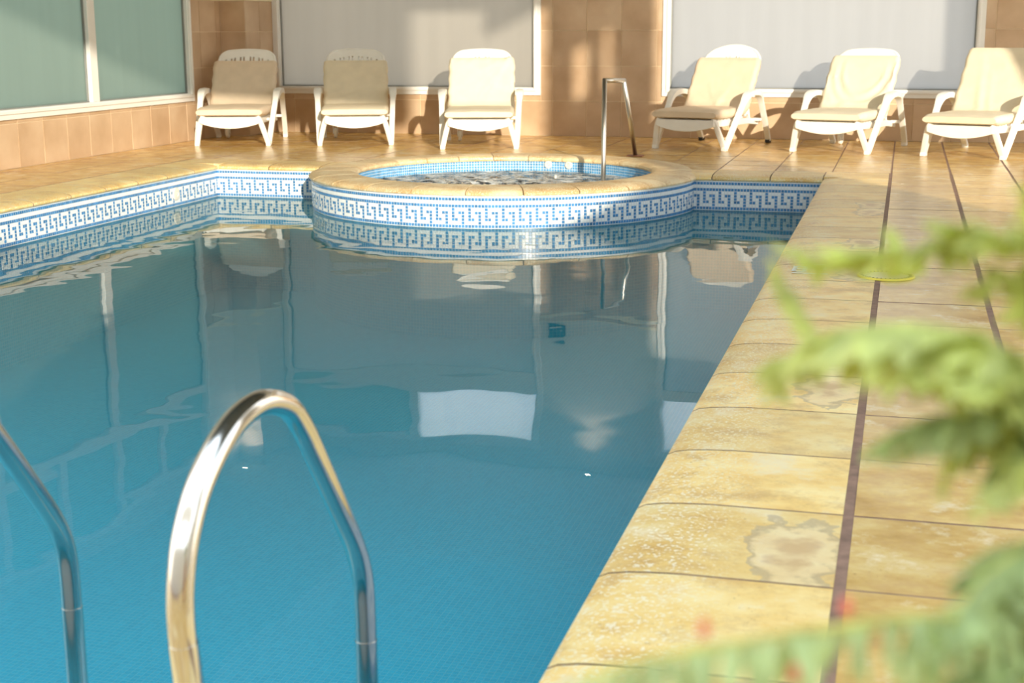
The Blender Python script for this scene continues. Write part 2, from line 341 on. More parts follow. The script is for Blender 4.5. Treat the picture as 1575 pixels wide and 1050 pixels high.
def empty(name, loc=(0, 0, 0), rz=0.0):
    o = bpy.data.objects.new(name, None); col.objects.link(o); o.location = loc; o.rotation_euler = (0, 0, rz); o.empty_display_size = 0.1
    return o
def tag(o, label=None, cat=None, group=None, kind=None):
    if label: o['label'] = label
    if cat: o['category'] = cat
    if group: o['group'] = group
    if kind: o['kind'] = kind
    return o
def bevel(o, w, seg=2, ang=35):
    md = o.modifiers.new('bevel', 'BEVEL'); md.width = w; md.segments = seg; md.limit_method = 'ANGLE'; md.angle_limit = math.radians(ang)
    return o
def auto_smooth(o, deg=40):
    me = o.data
    me.polygons.foreach_set('use_smooth', [True]*len(me.polygons))
    try: me.set_sharp_from_angle(angle=math.radians(deg))
    except Exception: pass
def catmull(P, n=8):
    P = [Vector(p) for p in P]; out = []
    for i in range(len(P)-1):
        p0 = P[max(i-1, 0)]; p1 = P[i]; p2 = P[i+1]; p3 = P[min(i+2, len(P)-1)]
        for k in range(n):
            t = k/n
            out.append(0.5*((2*p1)+(p2-p0)*t+(2*p0-5*p1+4*p2-p3)*t*t+(3*p1-3*p2+p3-p0)*t**3))
    out.append(P[-1]); return out

# ------------------------------------------------------------------ layout
WL = -5.87          # left pool wall
WR = -0.575         # right pool wall
YB = 11.64          # back pool wall
YN = 2.03           # near pool wall
ZW = -0.287         # water level
ZF = -1.12          # pool floor
XWALL = -7.37       # left room wall
YWALL = 15.58       # back room wall
SPC = Vector((-3.24, 11.72)); SR = 1.62; SRI = 1.26     # spa centre, outer and inner radius
A0 = math.pi + math.asin((SPC.y-YB)/SR); A1 = 2*math.pi - math.asin((SPC.y-YB)/SR)
XSL = SPC.x + SR*math.cos(A0); XSR = SPC.x + SR*math.cos(A1)
EX = 7.0            # deck runs on to the right, out of the picture
YF = -6.0

# ------------------------------------------------------------------ floor: grout bed with the paving tiles on it
g = MB()
zt = -0.0015; LP = 0.16; zl = -0.03
g.box((XWALL-0.3, YF, -0.25), (WL-LP, YWALL+0.3, zt)); g.box((WR+LP, YF, -0.25), (EX, YWALL+0.3, zt))
g.box((WL-LP, YF, -0.25), (WR+LP, YN-LP, zt))
g.box((WL-LP, YN-LP, -0.25), (WL-0.005, YB+LP, zl)); g.box((WR+0.005, YN-LP, -0.25), (WR+LP, YB+LP, zl)); g.box((WL-0.005, YN-LP, -0.25), (WR+0.005, YN-0.005, zl))
g.box((WL-LP, YB+LP, -0.25), (WL-0.02, YWALL+0.3, zt)); g.box((WR+0.02, YB+LP, -0.25), (WR+LP, YWALL+0.3, zt))
g.box((WL-0.005, YB+0.005, -0.25), (SPC.x-SRI-0.14, YB+LP, zl)); g.box((SPC.x+SRI+0.14, YB+0.005, -0.25), (WR+0.005, YB+LP, zl))
# back strip with the round hole of the spa left free
rh = SRI+0.12
ybk = YB+LP
nseg = 48
xs = [SPC.x + rh*math.cos(math.pi - math.pi*k/nseg) for k in range(nseg+1)]
g.box((WL-0.02, ybk, -0.25), (xs[0], YWALL+0.3, zt)); g.box((xs[-1], ybk, -0.25), (WR+0.02, YWALL+0.3, zt))
for k in range(nseg):
    xa, xb = xs[k], xs[k+1]
    ya = SPC.y + math.sqrt(max(0, rh*rh-((xa+xb)/2-SPC.x)**2))
    g.add([(xa, ya, zt), (xb, ya, zt), (xb, YWALL+0.3, zt), (xa, YWALL+0.3, zt)], [(0, 1, 2, 3)])
floor = g.build('floor', M_GROUT); tag(floor, kind='structure')

tiles = []      # (x0,y0,x1,y1)
JX = [-0.08+0.465*k for k in range(0, 16)]
rowsY = [2.913+0.48*(k-12) for k in range(0, 31)]            # joints of the right deck
rowsY = [y for y in rowsY if y < 12.0] + [12.05]
backY = [12.05+0.4412*k for k in range(9)]
h = 0.004
def rect(x0, x1, y0, y1, gx=0.004, gy=0.004): tiles.append((x0+gx, y0+gy, x1-gx, y1-gy))
for j in range(len(rowsY)-1):
    for i in range(len(JX)-1):
        if JX[i+1] > EX: continue
        rect(JX[i], JX[i+1], rowsY[j], rowsY[j+1], gx=0.013 if i < 2 else 0.006)
XB = [-0.08+0.465*k for k in range(-16, 16) if -0.08+0.465*k > XWALL]
XB = [XWALL] + XB
for j in range(len(backY)-1):
    for i in range(len(XB)-1):
        rect(XB[i], XB[i+1], backY[j], min(backY[j+1], YWALL), gx=0.005 if XB[i] < -0.5 else 0.009)
XLd = [XWALL, XWALL+0.13, XWALL+0.595, XWALL+1.06]
for j in range(len(rowsY)-1):
    if rowsY[j+1] < -1: continue
    for i in range(len(XLd)-1): rect(XLd[i], XLd[i+1], rowsY[j], rowsY[j+1], gx=0.005)
YNd = [YN-0.45-0.465*k for k in range(0, 6)][::-1]
for j in range(len(YNd)-1):
    for i in range(len(XB)-1):
        if XLd[-1] <= XB[i] and XB[i+1] <= -0.07: rect(XB[i], XB[i+1], YNd[j], YNd[j+1])
def tile_mesh(x0, y0, x1, y1, gb=None):
    m = gb or MB(); cx, cy = SPC
    inside = [math.hypot(px_-cx, py_-cy) < SRI+0.22 for px_ in (x0, x1, (x0+x1)/2) for py_ in (y0, y1, (y0+y1)/2)]
    if not any(inside):
        m.box((x0, y0, -0.03), (x1, y1, 0.0)); m.mi[-6:] = [1, 0, 1, 1, 1, 1]
    elif not all(inside):
        q = 8
        for a in range(q):
            for b in range(q):
                xa, xb = x0+(x1-x0)*a/q, x0+(x1-x0)*(a+1)/q; ya, yb = y0+(y1-y0)*b/q, y0+(y1-y0)*(b+1)/q
                if math.hypot((xa+xb)/2-cx, (ya+yb)/2-cy) > SRI+0.2:
                    m.add([(xa, ya, 0), (xb, ya, 0), (xb, yb, 0), (xa, yb, 0)], [(0, 1, 2, 3)])
        if not m.v: return None
    else: return None
    return m
def score(t):
    x0, y0, x1, y1 = t; P = [px((x, y, 0)) for x in (x0, x1) for y in (y0, y1)]
    if any(p is None for p in P): return 0
    if max(p[0] for p in P) < 0 or min(p[0] for p in P) > 1575 or min(p[1] for p in P) > 1050: return 0
    return (x1-x0)*(y1-y0)/P[0][2]**2
scored = sorted(((score(t), k) for k, t in enumerate(tiles)), reverse=True)
rest = MB(); cnt = 0
for s_, k in scored:
    t = tiles[k]
    if s_ > 0 and cnt < 260:
        m = tile_mesh(*t)
        if m:
            o = m.build('paving_tile', [M_STONE, M_GROUT], floor, fix=False); cnt += 1
            o.data.transform(Matrix.Translation((0, 0, random.uniform(-0.0012, 0.0008))))
    else: tile_mesh(*t, gb=rest)
tag(rest.build('outlying_paving', [M_STONE, M_GROUT], floor, fix=False), kind='stuff')

# ---- coping: tiles with a rounded lip that drops towards the water
# profile: distance from pool wall (positive = over the deck) and height
COP = [(0.0, -0.05), (-0.018, -0.047), (-0.024, -0.036), (-0.02, -0.024), (0.0, -0.014), (0.04, -0.007), (0.09, -0.003), (0.16, 0.0), (1.0, 0.0)]
def coping_run(fn, a, b, width, cuts, name='coping_tile'):
    """fn(s, d, z) -> world; s runs along the edge, d away from the pool"""
    prof = [(min(d, width), z) for d, z in COP] + [(width, -0.05)]
    for s0, s1 in zip(cuts[:-1], cuts[1:]):
        m = MB(); n = len(prof); e = 0.004
        st = [s0+e, s0+e+0.002, s1-e-0.002, s1-e]
        for k, s_ in enumerate(st):
            dz = 0.0
            m.v += [fn(s_, d, z+(dz if z > -0.04 else 0)) for d, z in prof]
        for k in range(3):
            for i in range(n):
                m.f.append((k*n+i, k*n+(i+1) % n, (k+1)*n+(i+1) % n, (k+1)*n+i)); m.mi.append(0)
        m.f.append(tuple(range(n))); m.mi.append(1); m.f.append(tuple(3*n+i for i in range(n))[::-1]); m.mi.append(1)
        o = m.build(name, [M_COPING, M_GROUT], pool); auto_smooth(o, 30)
pool = empty('pool_basin', (0, 0, 0)); tag(pool, kind='structure')
cutsR = [y for y in rowsY if y > YN and y < 11.5]; cutsR = [YN-0.02+0.46-0.0] + [y for y in cutsR if y > YN+0.5] + [11.6, 12.05]
cutsR[0] = 2.433; cutsR = [YN-0.46, 2.433-0.0] + cutsR[1:-1]
cutsR[-1] = 11.62
coping_run(lambda s, d, z: (WR+d, s, z), 0, 0, -0.08-0.013-WR, cutsR)
cutsL = [YN-0.45+0.48*k for k in range(0, 21)] + [11.60, 12.05]
cutsL = [c for c in cutsL if c < 11.4] + [11.62]
coping_run(lambda s, d, z: (WL-d, s, z), 0, 0, 0.43, cutsL)
cutsBL = [WL+0.015, WL+0.50, WL+0.97+0.1]
coping_run(lambda s, d, z: (s, YB+d, z), 0, 0, 0.40, [WL+0.03, -5.36, -4.885, -4.70])
coping_run(lambda s, d, z: (s, YB+d, z), 0, 0, 0.40, [-1.76, -1.475, -1.01, WR-0.02])
for x0_, x1_ in ((WR-0.02, -0.093), (WL-0.43, WL+0.03)):
    m = MB(); m.box((x0_+0.003, YB-0.015, -0.05), (x1_, 12.046, 0.0), bev=0.003); m.build('coping_tile', M_COPING, pool)
cutsN = [WL+0.015+0.465*k for k in range(12)][:-1] + [WR-0.01]
coping_run(lambda s, d, z: (s, YN-d, z), 0, 0, 0.44, cutsN)
# round spa rim, tile by tile
RIMN = 24
RP = [(SRI-0.012, -0.045), (SRI-0.02, -0.03), (SRI-0.016, -0.012), (SRI+0.005, 0.0), (SRI+0.04, 0.005), (1.50, 0.005), (1.56, 0.002), (1.60, -0.006), (1.632, -0.017), (1.643, -0.030), (1.640, -0.043), (1.615, -0.048)]
for k in range(RIMN):
    a0 = 2*math.pi*(k+0.35)/RIMN; a1 = 2*math.pi*(k+1.35)/RIMN; m = MB(); n = len(RP); e = 0.0028; sub = 6
    st = [a0+e+(a1-a0-2*e)*j/sub for j in range(sub+1)]
    for a in st: m.v += [(SPC.x+r*math.cos(a), SPC.y+r*math.sin(a), z) for r, z in RP]
    for j in range(sub):
        for i in range(n): m.f.append((j*n+i, j*n+(i+1) % n, (j+1)*n+(i+1) % n, (j+1)*n+i)); m.mi.append(0)
    m.f.append(tuple(range(n))); m.mi.append(0); m.f.append(tuple(sub*n+i for i in range(n))[::-1]); m.mi.append(0)
    o = m.build('rim_tile', M_RIM, pool); auto_smooth(o, 35)

# ---- pool shell
m = MB()
def quad(m, a, b, c, d, mi=0): m.add([a, b, c, d], [(0, 1, 2, 3)], mi)
zt2 = -0.04
quad(m, (WL, YN, ZF), (WR, YN, ZF), (WR, YB+0.2, ZF), (WL, YB+0.2, ZF))
quad(m, (WL, YN, ZF), (WL, YB, ZF), (WL, YB, zt2), (WL, YN, zt2))
quad(m, (WR, YN, ZF), (WR, YB, ZF), (WR, YB, zt2), (WR, YN, zt2))
quad(m, (WL, YN, ZF), (WR, YN, ZF), (WR, YN, zt2), (WL, YN, zt2))
quad(m, (WL, YB, ZF), (XSL, YB, ZF), (XSL, YB, zt2), (WL, YB, zt2)); quad(m, (XSR, YB, ZF), (WR, YB, ZF), (WR, YB, zt2), (XSR, YB, zt2))
m.build('blue_lining', M_POOL, pool, fix=False)
m = MB(); n_ = 64
for k in range(n_):
    a, b = A0+(A1-A0)*k/n_, A0+(A1-A0)*(k+1)/n_
    pa, pb = (SPC.x+SR*math.cos(a), SPC.y+SR*math.sin(a)), (SPC.x+SR*math.cos(b), SPC.y+SR*math.sin(b))
    quad(m, (*pa, ZF), (*pb, ZF), (*pb, zt2), (*pa, zt2))
m.build('spa_outer_wall', M_POOL, pool, fix=False)
# grout skin behind the mosaic band (stands 1 mm off the lining)
zb0, zb1 = -0.445, -0.045
m = MB(); e = 0.001
quad(m, (WL+e, YN, zb0), (WL+e, YB, zb0), (WL+e, YB, zb1), (WL+e, YN, zb1)); quad(m, (WR-e, YN, zb0), (WR-e, YB, zb0), (WR-e, YB, zb1), (WR-e, YN, zb1))
quad(m, (WL, YB-e, zb0), (XSL, YB-e, zb0), (XSL, YB-e, zb1), (WL, YB-e, zb1)); quad(m, (XSR, YB-e, zb0), (WR, YB-e, zb0), (WR, YB-e, zb1), (XSR, YB-e, zb1))
quad(m, (WL, YN+e, zb0), (WR, YN+e, zb0), (WR, YN+e, zb1), (WL, YN+e, zb1))
for k in range(n_):
    a, b = A0+(A1-A0)*k/n_, A0+(A1-A0)*(k+1)/n_; r = SR+e
    pa, pb = (SPC.x+r*math.cos(a), SPC.y+r*math.sin(a)), (SPC.x+r*math.cos(b), SPC.y+r*math.sin(b))
    quad(m, (*pa, zb0), (*pb, zb0), (*pb, zb1), (*pa, zb1))
m.build('band_grout', M_MG, pool, fix=False)
# meander: period of five columns
def is_blue(c, r):
    c %= 5
    if r in (1, 3, 9): return True
    if r in (0, 2, 10): return False
    if r >= 11: return True
    return (c == 0 and 4 <= r <= 7) or (r == 7 and c == 1) or (r == 5 and c in (2, 3)) or (c == 3 and 5 <= r <= 8)
def band(fn, ncol, ph=0):
    """fn(u) -> (point xy, tangent xy, normal xy) with u in columns"""
    m = MB(); g2 = 0.0019; pr = 0.0025
    for c in range(ncol):
        p, t, n = fn(c+0.5)
        for r in range(0, 16):
            zc = -0.06-0.025*(r-0.5); hz = 0.0125-g2; hx = 0.0125-g2
            if r == 0: zc -= 0.003; hz -= 0.003
            jit = random.uniform(-0.0004, 0.0004)
            A = [(-hx, -hz), (hx, -hz), (hx, hz), (-hx, hz)]
            back = [(p[0]+t[0]*u+n[0]*0.001, p[1]+t[1]*u+n[1]*0.001, zc+w) for u, w in A]
            front = [(p[0]+t[0]*u*0.95+n[0]*(pr+jit), p[1]+t[1]*u*0.95+n[1]*(pr+jit), zc+w*0.95) for u, w in A]
            m.add(back+front, [(4, 5, 6, 7), (0, 1, 5, 4), (1, 2, 6, 5), (2, 3, 7, 6), (3, 0, 4, 7)], 1 if is_blue(c+ph, r) else 0)
    o = m.build('mosaic_band', [M_MW, M_MB], pool, fix=False); tag(o, kind='stuff'); return o
nL = int((YB-YN)/0.025)
band(lambda u: ((WL, YB-(nL-u)*0.025), (0, 1), (1, 0)), nL, 2)
band(lambda u: ((WR, YN+u*0.025), (0, 1), (-1, 0)), nL)
nBL = int((XSL-WL)/0.025)
band(lambda u: ((WL+u*0.025, YB), (1, 0), (0, -1)), nBL, 1)
nBR = int((WR-XSR)/0.025)
band(lambda u: ((XSR+u*0.025, YB), (1, 0), (0, -1)), nBR, 2)
nS = int(round(SR*(A1-A0)/0.025))
def arc(u):
    a = A0+(A1-A0)*u/nS
    return ((SPC.x+SR*math.cos(a), SPC.y+SR*math.sin(a)), (-math.sin(a), math.cos(a)), (math.cos(a), math.sin(a)))
band(arc, nS, 0)
# inside of the spa
m = MB(); m.lathe([(0.0, -0.95), (0.78, -0.95), (0.80, -0.5), (SRI+0.012, -0.5), (SRI+0.012, -0.03)], 96, c=(SPC.x, SPC.y, 0))
m.build('spa_lining', M_MS, pool, fix=False)
m = MB(); nI = int(2*math.pi*SRI/0.026)
for c in range(nI):
    a = 2*math.pi*(c+0.5)/nI; n = (-math.cos(a), -math.sin(a)); t = (-math.sin(a), math.cos(a)); p = (SPC.x+(SRI+0.002)*math.cos(a), SPC.y+(SRI+0.002)*math.sin(a))
    for r in range(8):
        zc = -0.052-0.025*r; hx = hz = 0.0107; A = [(-hx, -hz), (hx, -hz), (hx, hz), (-hx, hz)]
        back = [(p[0]+t[0]*u, p[1]+t[1]*u, zc+w) for u, w in A]; front = [(p[0]+t[0]*u*0.94+n[0]*0.003, p[1]+t[1]*u*0.94+n[1]*0.003, zc+w*0.94) for u, w in A]
        m.add(back+front, [(4, 5, 6, 7), (0, 1, 5, 4), (1, 2, 6, 5), (2, 3, 7, 6), (3, 0, 4, 7)])
tag(m.build('spa_mosaic', M_MS, pool, fix=False), kind='stuff')
m = MB(); m.lathe([(SRI+0.0015, -0.25), (SRI+0.0015, -0.035)], 96, c=(SPC.x, SPC.y, 0)); m.build('spa_grout', M_MG, pool, fix=False)

# ---- water
m = MB()
outline = [(WL+0.002, YN+0.002), (WR-0.002, YN+0.002), (WR-0.002, YB-0.002), (XSR, YB-0.002)]
outline += [(SPC.x+(SR+0.002)*math.cos(A1+(A0-A1)*k/48), SPC.y+(SR+0.002)*math.sin(A1+(A0-A1)*k/48)) for k in range(1, 48)]
outline += [(XSL, YB-0.002), (WL+0.002, YB-0.002)]
m.add([(x, y, ZW) for x, y in outline], [tuple(range(len(outline)))])
water = m.build('pool_water', M_WATER, fix=False); tag(water, 'calm blue swimming pool water mirroring windows', 'water', kind='stuff')
# spa water: choppy real surface
m = MB(); nr, na = 40, 128; idx = {}
for i in range(nr+1):
    for j in range(na):
        r = (SRI-0.004)*i/nr; a = 2*math.pi*j/na; x, y = SPC.x+r*math.cos(a), SPC.y+r*math.sin(a)
        k = math.exp(-((x+3.55)**2+(y-11.2)**2)/0.35)+0.7*math.exp(-((x+3.0)**2+(y-11.3)**2)/0.3)
        z = -0.135 + (0.010+0.030*k)*mnoise.noise(Vector((x*7, y*7, 1.3))) + (0.004+0.022*k)*mnoise.noise(Vector((x*21, y*21, 4.0))) + 0.012*k
        m.v.append((x, y, z))
for i in range(nr):
    for j in range(na):
        m.f.append((i*na+j, (i+1)*na+j, (i+1)*na+(j+1) % na, i*na+(j+1) % na)); m.mi.append(0)
spaw = m.build('spa_water', M_SPAWATER, fix=False, smooth=True); tag(spaw, 'bubbling foamy water inside the round spa', 'water', kind='stuff')

# ------------------------------------------------------------------ walls
def wall_tiles(parent, cells, axis, plane, out):
    """cells: (a0,a1,z0,z1) rectangles on the wall; out: +1/-1 direction of the room"""
    for a0, a1, z0, z1 in cells:
        m = MB(); e = 0.003; th = 0.006
        if a1-a0 < 0.02 or z1-z0 < 0.02: continue
        a0, a1, z0, z1 = a0+e, a1-e, z0+e, z1-e; b = 0.0015; w = random.uniform(-0.0005, 0.0005)
        def P(a, d, z): return (a, plane+out*d, z) if axis == 'x' else (plane+out*d, a, z)
        vs = [P(a0, 0, z0), P(a1, 0, z0), P(a1, 0, z1), P(a0, 0, z1), P(a0+b, th+w, z0+b), P(a1-b, th+w, z0+b), P(a1-b, th+w, z1-b), P(a0+b, th+w, z1-b)]
        m.add(vs, [(4, 5, 6, 7), (0, 1, 5, 4), (1, 2, 6, 5), (2, 3, 7, 6), (3, 0, 4, 7)])
        m.build('wall_tile', M_WTILE, parent)
def cut_cells(A, Z, holes):
    out = []
    for a0, a1 in zip(A[:-1], A[1:]):
        for z0, z1 in zip(Z[:-1], Z[1:]):
            pieces = [(a0, a1, z0, z1)]
            for h0, h1, g0, g1 in holes:
                nxt = []
                for (p0, p1, q0, q1) in pieces:
                    if p1 <= h0 or p0 >= h1 or q1 <= g0 or q0 >= g1: nxt.append((p0, p1, q0, q1)); continue
                    if p0 < h0: nxt.append((p0, h0, q0, q1))
                    if p1 > h1: nxt.append((h1, p1, q0, q1))
                    m0, m1 = max(p0, h0), min(p1, h1)
                    if q0 < g0: nxt.append((m0, m1, q0, g0))
                    if q1 > g1: nxt.append((m0, m1, g1, q1))
                pieces = nxt
            out += pieces
    return out
ZJ = [0.0, 0.38, 0.76, 1.14, 1.475]
WT = 3.02   # window head
W2 = (-7.06, -3.885); W3 = (-2.54, 0.745)
HB = [(W2[0], W2[1], 0.44, WT), (W3[0], W3[1], 0.44, WT)]
# back wall body, a frame around the two openings
XE = 3.6
m = MB(); y0, y1 = YWALL, YWALL+0.25
m.box((XWALL-0.25, y0, -0.1), (XE, y1, 0.44)); m.box((XWALL-0.25, y0, WT), (XE, y1, 5.2))
m.box((XWALL-0.25, y0, 0.44), (W2[0], y1, WT)); m.box((W2[1], y0, 0.44), (W3[0], y1, WT)); m.box((W3[1], y0, 0.44), (XE, y1, WT))
wb_ = m.build('wall_back', M_PLASTER, fix=False); tag(wb_, kind='structure')
m = MB()
for c in cut_cells([XWALL, XE], [0, 1.475], HB): m.box((c[0], YWALL-0.003, c[2]), (c[1], YWALL+0.001, c[3]))
m.build('tile_bed', M_WGROUT, wb_, fix=False)
AX = [-3.754+0.3835*k for k in range(-10, 20)]; AX = [XWALL] + [a for a in AX if XWALL+0.05 < a < XE-0.05] + [XE]
AX = [-7.065] + [a for a in AX if a > -7.0]
wall_tiles(wb_, cut_cells(AX, ZJ, HB), 'x', YWALL-0.003, -1)
m = MB()
for c in cut_cells([-7.065, XE], [1.475, 1.51], HB): m.box((c[0], YWALL-0.018, c[2]), (c[1], YWALL, c[3]))
m.build('cream_cap', M_TRIM, wb_, fix=False)
# left wall
YL0, YL1 = 6.9, 14.13
HL = [(YL0, YL1, 0.415, 2.98)]
m = MB(); x0, x1 = XWALL-0.25, XWALL
YLW = 4.0
m.box((x0, YLW, -0.1), (x1, 14.85, 0.415)); m.box((x0, YLW, 2.98), (x1, 14.85, 5.2)); m.box((x0, YLW, 0.415), (x1, YL0, 2.98)); m.box((x0, YL1, 0.415), (x1, 14.85, 2.98))
m.box((XWALL-0.25, 14.85, -0.1), (-7.068, YWALL, 5.2))
wl_ = m.build('wall_left', M_PLASTER, fix=False); tag(wl_, kind='structure')
m = MB()
for c in cut_cells([YLW, 14.85], [0, 1.475], HL): m.box((XWALL-0.001, c[0], c[2]), (XWALL+0.003, c[1], c[3]))
m.box((XWALL, 14.847, 0), (-7.065, 14.85, 1.475)); m.box((-7.068, 14.847, 0), (-7.065, YWALL-0.003, 1.475))
m.build('tile_bed', M_WGROUT, wl_, fix=False)
AY = [11.668+0.383*k for k in range(-20, 9)]; AY = [YLW]+[a for a in AY if YLW+0.05 < a < 14.8]+[14.845]
wall_tiles(wl_, cut_cells(AY, ZJ, HL), 'y', XWALL+0.003, 1)
wall_tiles(wl_, cut_cells([XWALL+0.01, -7.062], ZJ, []), 'x', 14.847, -1)
wall_tiles(wl_, cut_cells([14.845, 15.21, YWALL-0.01], ZJ, []), 'y', -7.065, 1)
m = MB(); m.box((XWALL, YL1, 1.475), (XWALL+0.018, 14.835, 1.51)); m.box((XWALL, 14.832, 1.475), (-7.05, 14.85, 1.51)); m.box((-7.068, 14.85, 1.475), (-7.05, YWALL-0.018, 1.51))
m.box((XWALL, YLW, 1.475), (XWALL+0.018, YL0, 1.51))
m.build('cream_cap', M_TRIM, wl_, fix=False)

def window(name, axis, plane, out, a0, a1, z0, z1, splits, upper_splits, pane_mats, trans=(2.22, 2.40), fw=0.085):
    """frame, mullions, transom, glass panes; out = towards the room"""
    root = empty(name, (0, 0, 0)); tag(root, kind='structure')
    def B(m, p0, p1, q0, q1, d0, d1):
        lo, hi = sorted((plane+out*d0, plane+out*d1))
        if axis == 'x': m.box((p0, lo, q0), (p1, hi, q1))
        else: m.box((lo, p0, q0), (hi, p1, q1))
    f = MB(); d = (-0.10, 0.03)
    B(f, a0, a1, z0, z0+fw, *d); B(f, a0, a1, z1-fw, z1, *d); B(f, a0, a0+fw, z0+fw, z1-fw, *d); B(f, a1-fw, a1, z0+fw, z1-fw, *d)
    o = f.build('window_frame', M_FRAME, root, fix=False); bevel(o, 0.006)
    f = MB(); d2 = (-0.02, 0.045); k = 0.028    # raised inner bead
    B(f, a0+fw*0.55, a1-fw*0.55, z0+fw*0.55, z0+fw*0.55+k, *d2); B(f, a0+fw*0.55, a0+fw*0.55+k, z0+fw*0.55+k, z1-fw, *d2); B(f, a1-fw*0.55-k, a1-fw*0.55, z0+fw*0.55+k, z1-fw, *d2)
    o = f.build('frame_bead', M_FRAME, root, fix=False); bevel(o, 0.004)
    f = MB(); B(f, a0+fw, a1-fw, trans[0], trans[1], -0.09, 0.025); o = f.build('transom', M_FRAME, root, fix=False); bevel(o, 0.006)
    for s in splits:
        f = MB(); B(f, s-0.065, s+0.065, z0+fw, trans[0], -0.09, 0.025); o = f.build('mullion', M_FRAME, root, fix=False); bevel(o, 0.006)
    for s in upper_splits:
        f = MB(); B(f, s-0.055, s+0.055, trans[1], z1-fw, -0.09, 0.025); o = f.build('mullion', M_FRAME, root, fix=False); bevel(o, 0.006)
    E = [a0+fw]+[q for s in splits for q in (s-0.065, s+0.065)]+[a1-fw]
    for i in range(0, len(E), 2):
        gk = MB(); B(gk, E[i], E[i]+0.012, z0+fw, trans[0], -0.048, -0.012); B(gk, E[i+1]-0.012, E[i+1], z0+fw, trans[0], -0.048, -0.012); B(gk, E[i], E[i+1], z0+fw, z0+fw+0.01, -0.048, -0.012)
        gk.build('gasket', M_GASKET, root, fix=False)
        f = MB(); B(f, E[i], E[i+1], z0+fw, trans[0], -0.04, -0.03); f.build('pane', pane_mats[0], root, fix=False)
    E = [a0+fw]+[q for s in upper_splits for q in (s-0.055, s+0.055)]+[a1-fw]
    for i in range(0, len(E), 2):
        f = MB(); B(f, E[i], E[i+1], trans[1], z1-fw, -0.04, -0.03); f.build('pane', pane_mats[1+(i//2) % (len(pane_mats)-1)], root, fix=False)
    return root
window('window_1', 'y', XWALL, 1, YL0, YL1, 0.415, 2.98, [8.35, 10.26, 12.17], [7.4, 8.35, 9.3, 10.26, 11.21, 12.17, 13.12], (M_PANE_L, M_PANE_L), trans=(2.10, 2.25))
window('window_2', 'x', YWALL, -1, W2[0], W2[1], 0.44, WT, [], [-5.42], (M_PANE_B, M_PANE_L, M_PANE_SKY))
window('window_3', 'x', YWALL, -1, W3[0], W3[1], 0.44, WT, [], [-0.9], (M_PANE_R, M_PANE_SKY))

# ceiling: low soffit along the back and left walls, dark high roof beyond, open behind the camera
m = MB(); m.box((XWALL, 12.42, 3.25), (XE, YWALL, 3.40)); m.box((XWALL, YLW, 3.25), (-5.0, 12.42, 3.40))
m.box((-5.0, 12.42, 3.40), (XE, 12.50, 4.9)); m.box((-5.08, YLW, 3.40), (-5.0, 12.42, 4.9))
c_ = m.build('ceiling', M_SOFFIT, fix=False); tag(c_, kind='structure')
m = MB(); m.box((-5.05, 3.0, 4.9), (XE, 12.5, 5.0))
for k in range(5): m.box((-5.0, 3.6+1.9*k, 4.62), (XE, 3.76+1.9*k, 4.9))
r_ = m.build('roof', M_ROOF, fix=False); tag(r_, kind='structure')

# added unseen panels on the right, cut to break the low sun into patches
m = MB()
for a, b, z0, z1 in [(7.9, 11.2, 0, 5.6), (0.25, 0.78, 0, 5.6), (1.08, 1.38, 0, 5.6), (1.56, 2.4, 0, 5.6), (0.78, 1.08, 0, 4.40), (0.78, 1.08, 4.95, 5.6), (1.38, 1.56, 0, 4.35), (1.38, 1.56, 5.0, 5.6), (-1.0, 15.8, 5.6, 5.9), (-3.5, 0.25, 0, 3.2)]:
    m.box((4.6, a, z0), (4.65, b, z1))
wr_ = m.build('added_sun_panels', M_PLASTER, fix=False); tag(wr_, kind='structure')

m = MB(); m.box((-8.0, -3.2, 0), (2.45, -3.0, 2.85)); m.box((2.45, -3.1, 0), (4.85, -3.0, 3.12)); m.box((-8.0, -3.2, 5.15), (4.85, -3.0, 7.0)); wf_ = m.build('added_sun_screen', M_PLASTER, fix=False); tag(wf_, kind='structure')  # added behind the camera, unseen: keeps direct sun off water and left loungers

# downlights in the soffit
for i, (x, y) in enumerate([(-3.25, 15.30), (-7.20, 14.66)]):
    root = empty('downlight', (x, y, 3.25))
    lab = ['small lit ceiling downlight mirrored in the water below the tiled pier', 'small lit ceiling downlight mirrored in the water near the handrail'][i]
    tag(root, lab, 'ceiling light', 'downlights in the soffit')
    m = MB(); m.lathe([(0.035, -0.002), (0.055, -0.002), (0.058, -0.012), (0.035, -0.014), (0.035, -0.002)], 24); m.build('rim', M_STEEL2, root)
    ml, n, l, b = mat('lamp_glow'); b.inputs['Emission Color'].default_value = (1, 0.85, 0.65, 1); b.inputs['Emission Strength'].default_value = 25
    m = MB(); m.lathe([(0.0, -0.008), (0.035, -0.008)], 24); m.build('lamp_face', ml, root)
    ld = bpy.data.lights.new('downlight_beam', 'SPOT'); ld.energy = 25; ld.spot_size = math.radians(95); ld.spot_blend = 0.6; ld.color = (1, 0.72, 0.5); ld.shadow_soft_size = 0.03
    lo = bpy.data.objects.new('downlight_beam', ld); col.objects.link(lo); lo.parent = root; lo.location = (0, 0, -0.03)
# small dark box on the pier
root = empty('wall_box', (-3.69, YWALL, 1.66)); tag(root, 'small dark box on the pier, seen mirrored in the pool', 'box')
m = MB(); m.box((-0.09, -0.09, -0.07), (0.09, 0, 0.07)); o = m.build('housing', M_BLACK, root); bevel(o, 0.01)
m = MB(); m.box((-0.07, -0.10, -0.045), (0.07, -0.091, -0.02)); m.build('slot', M_STEEL2, root)

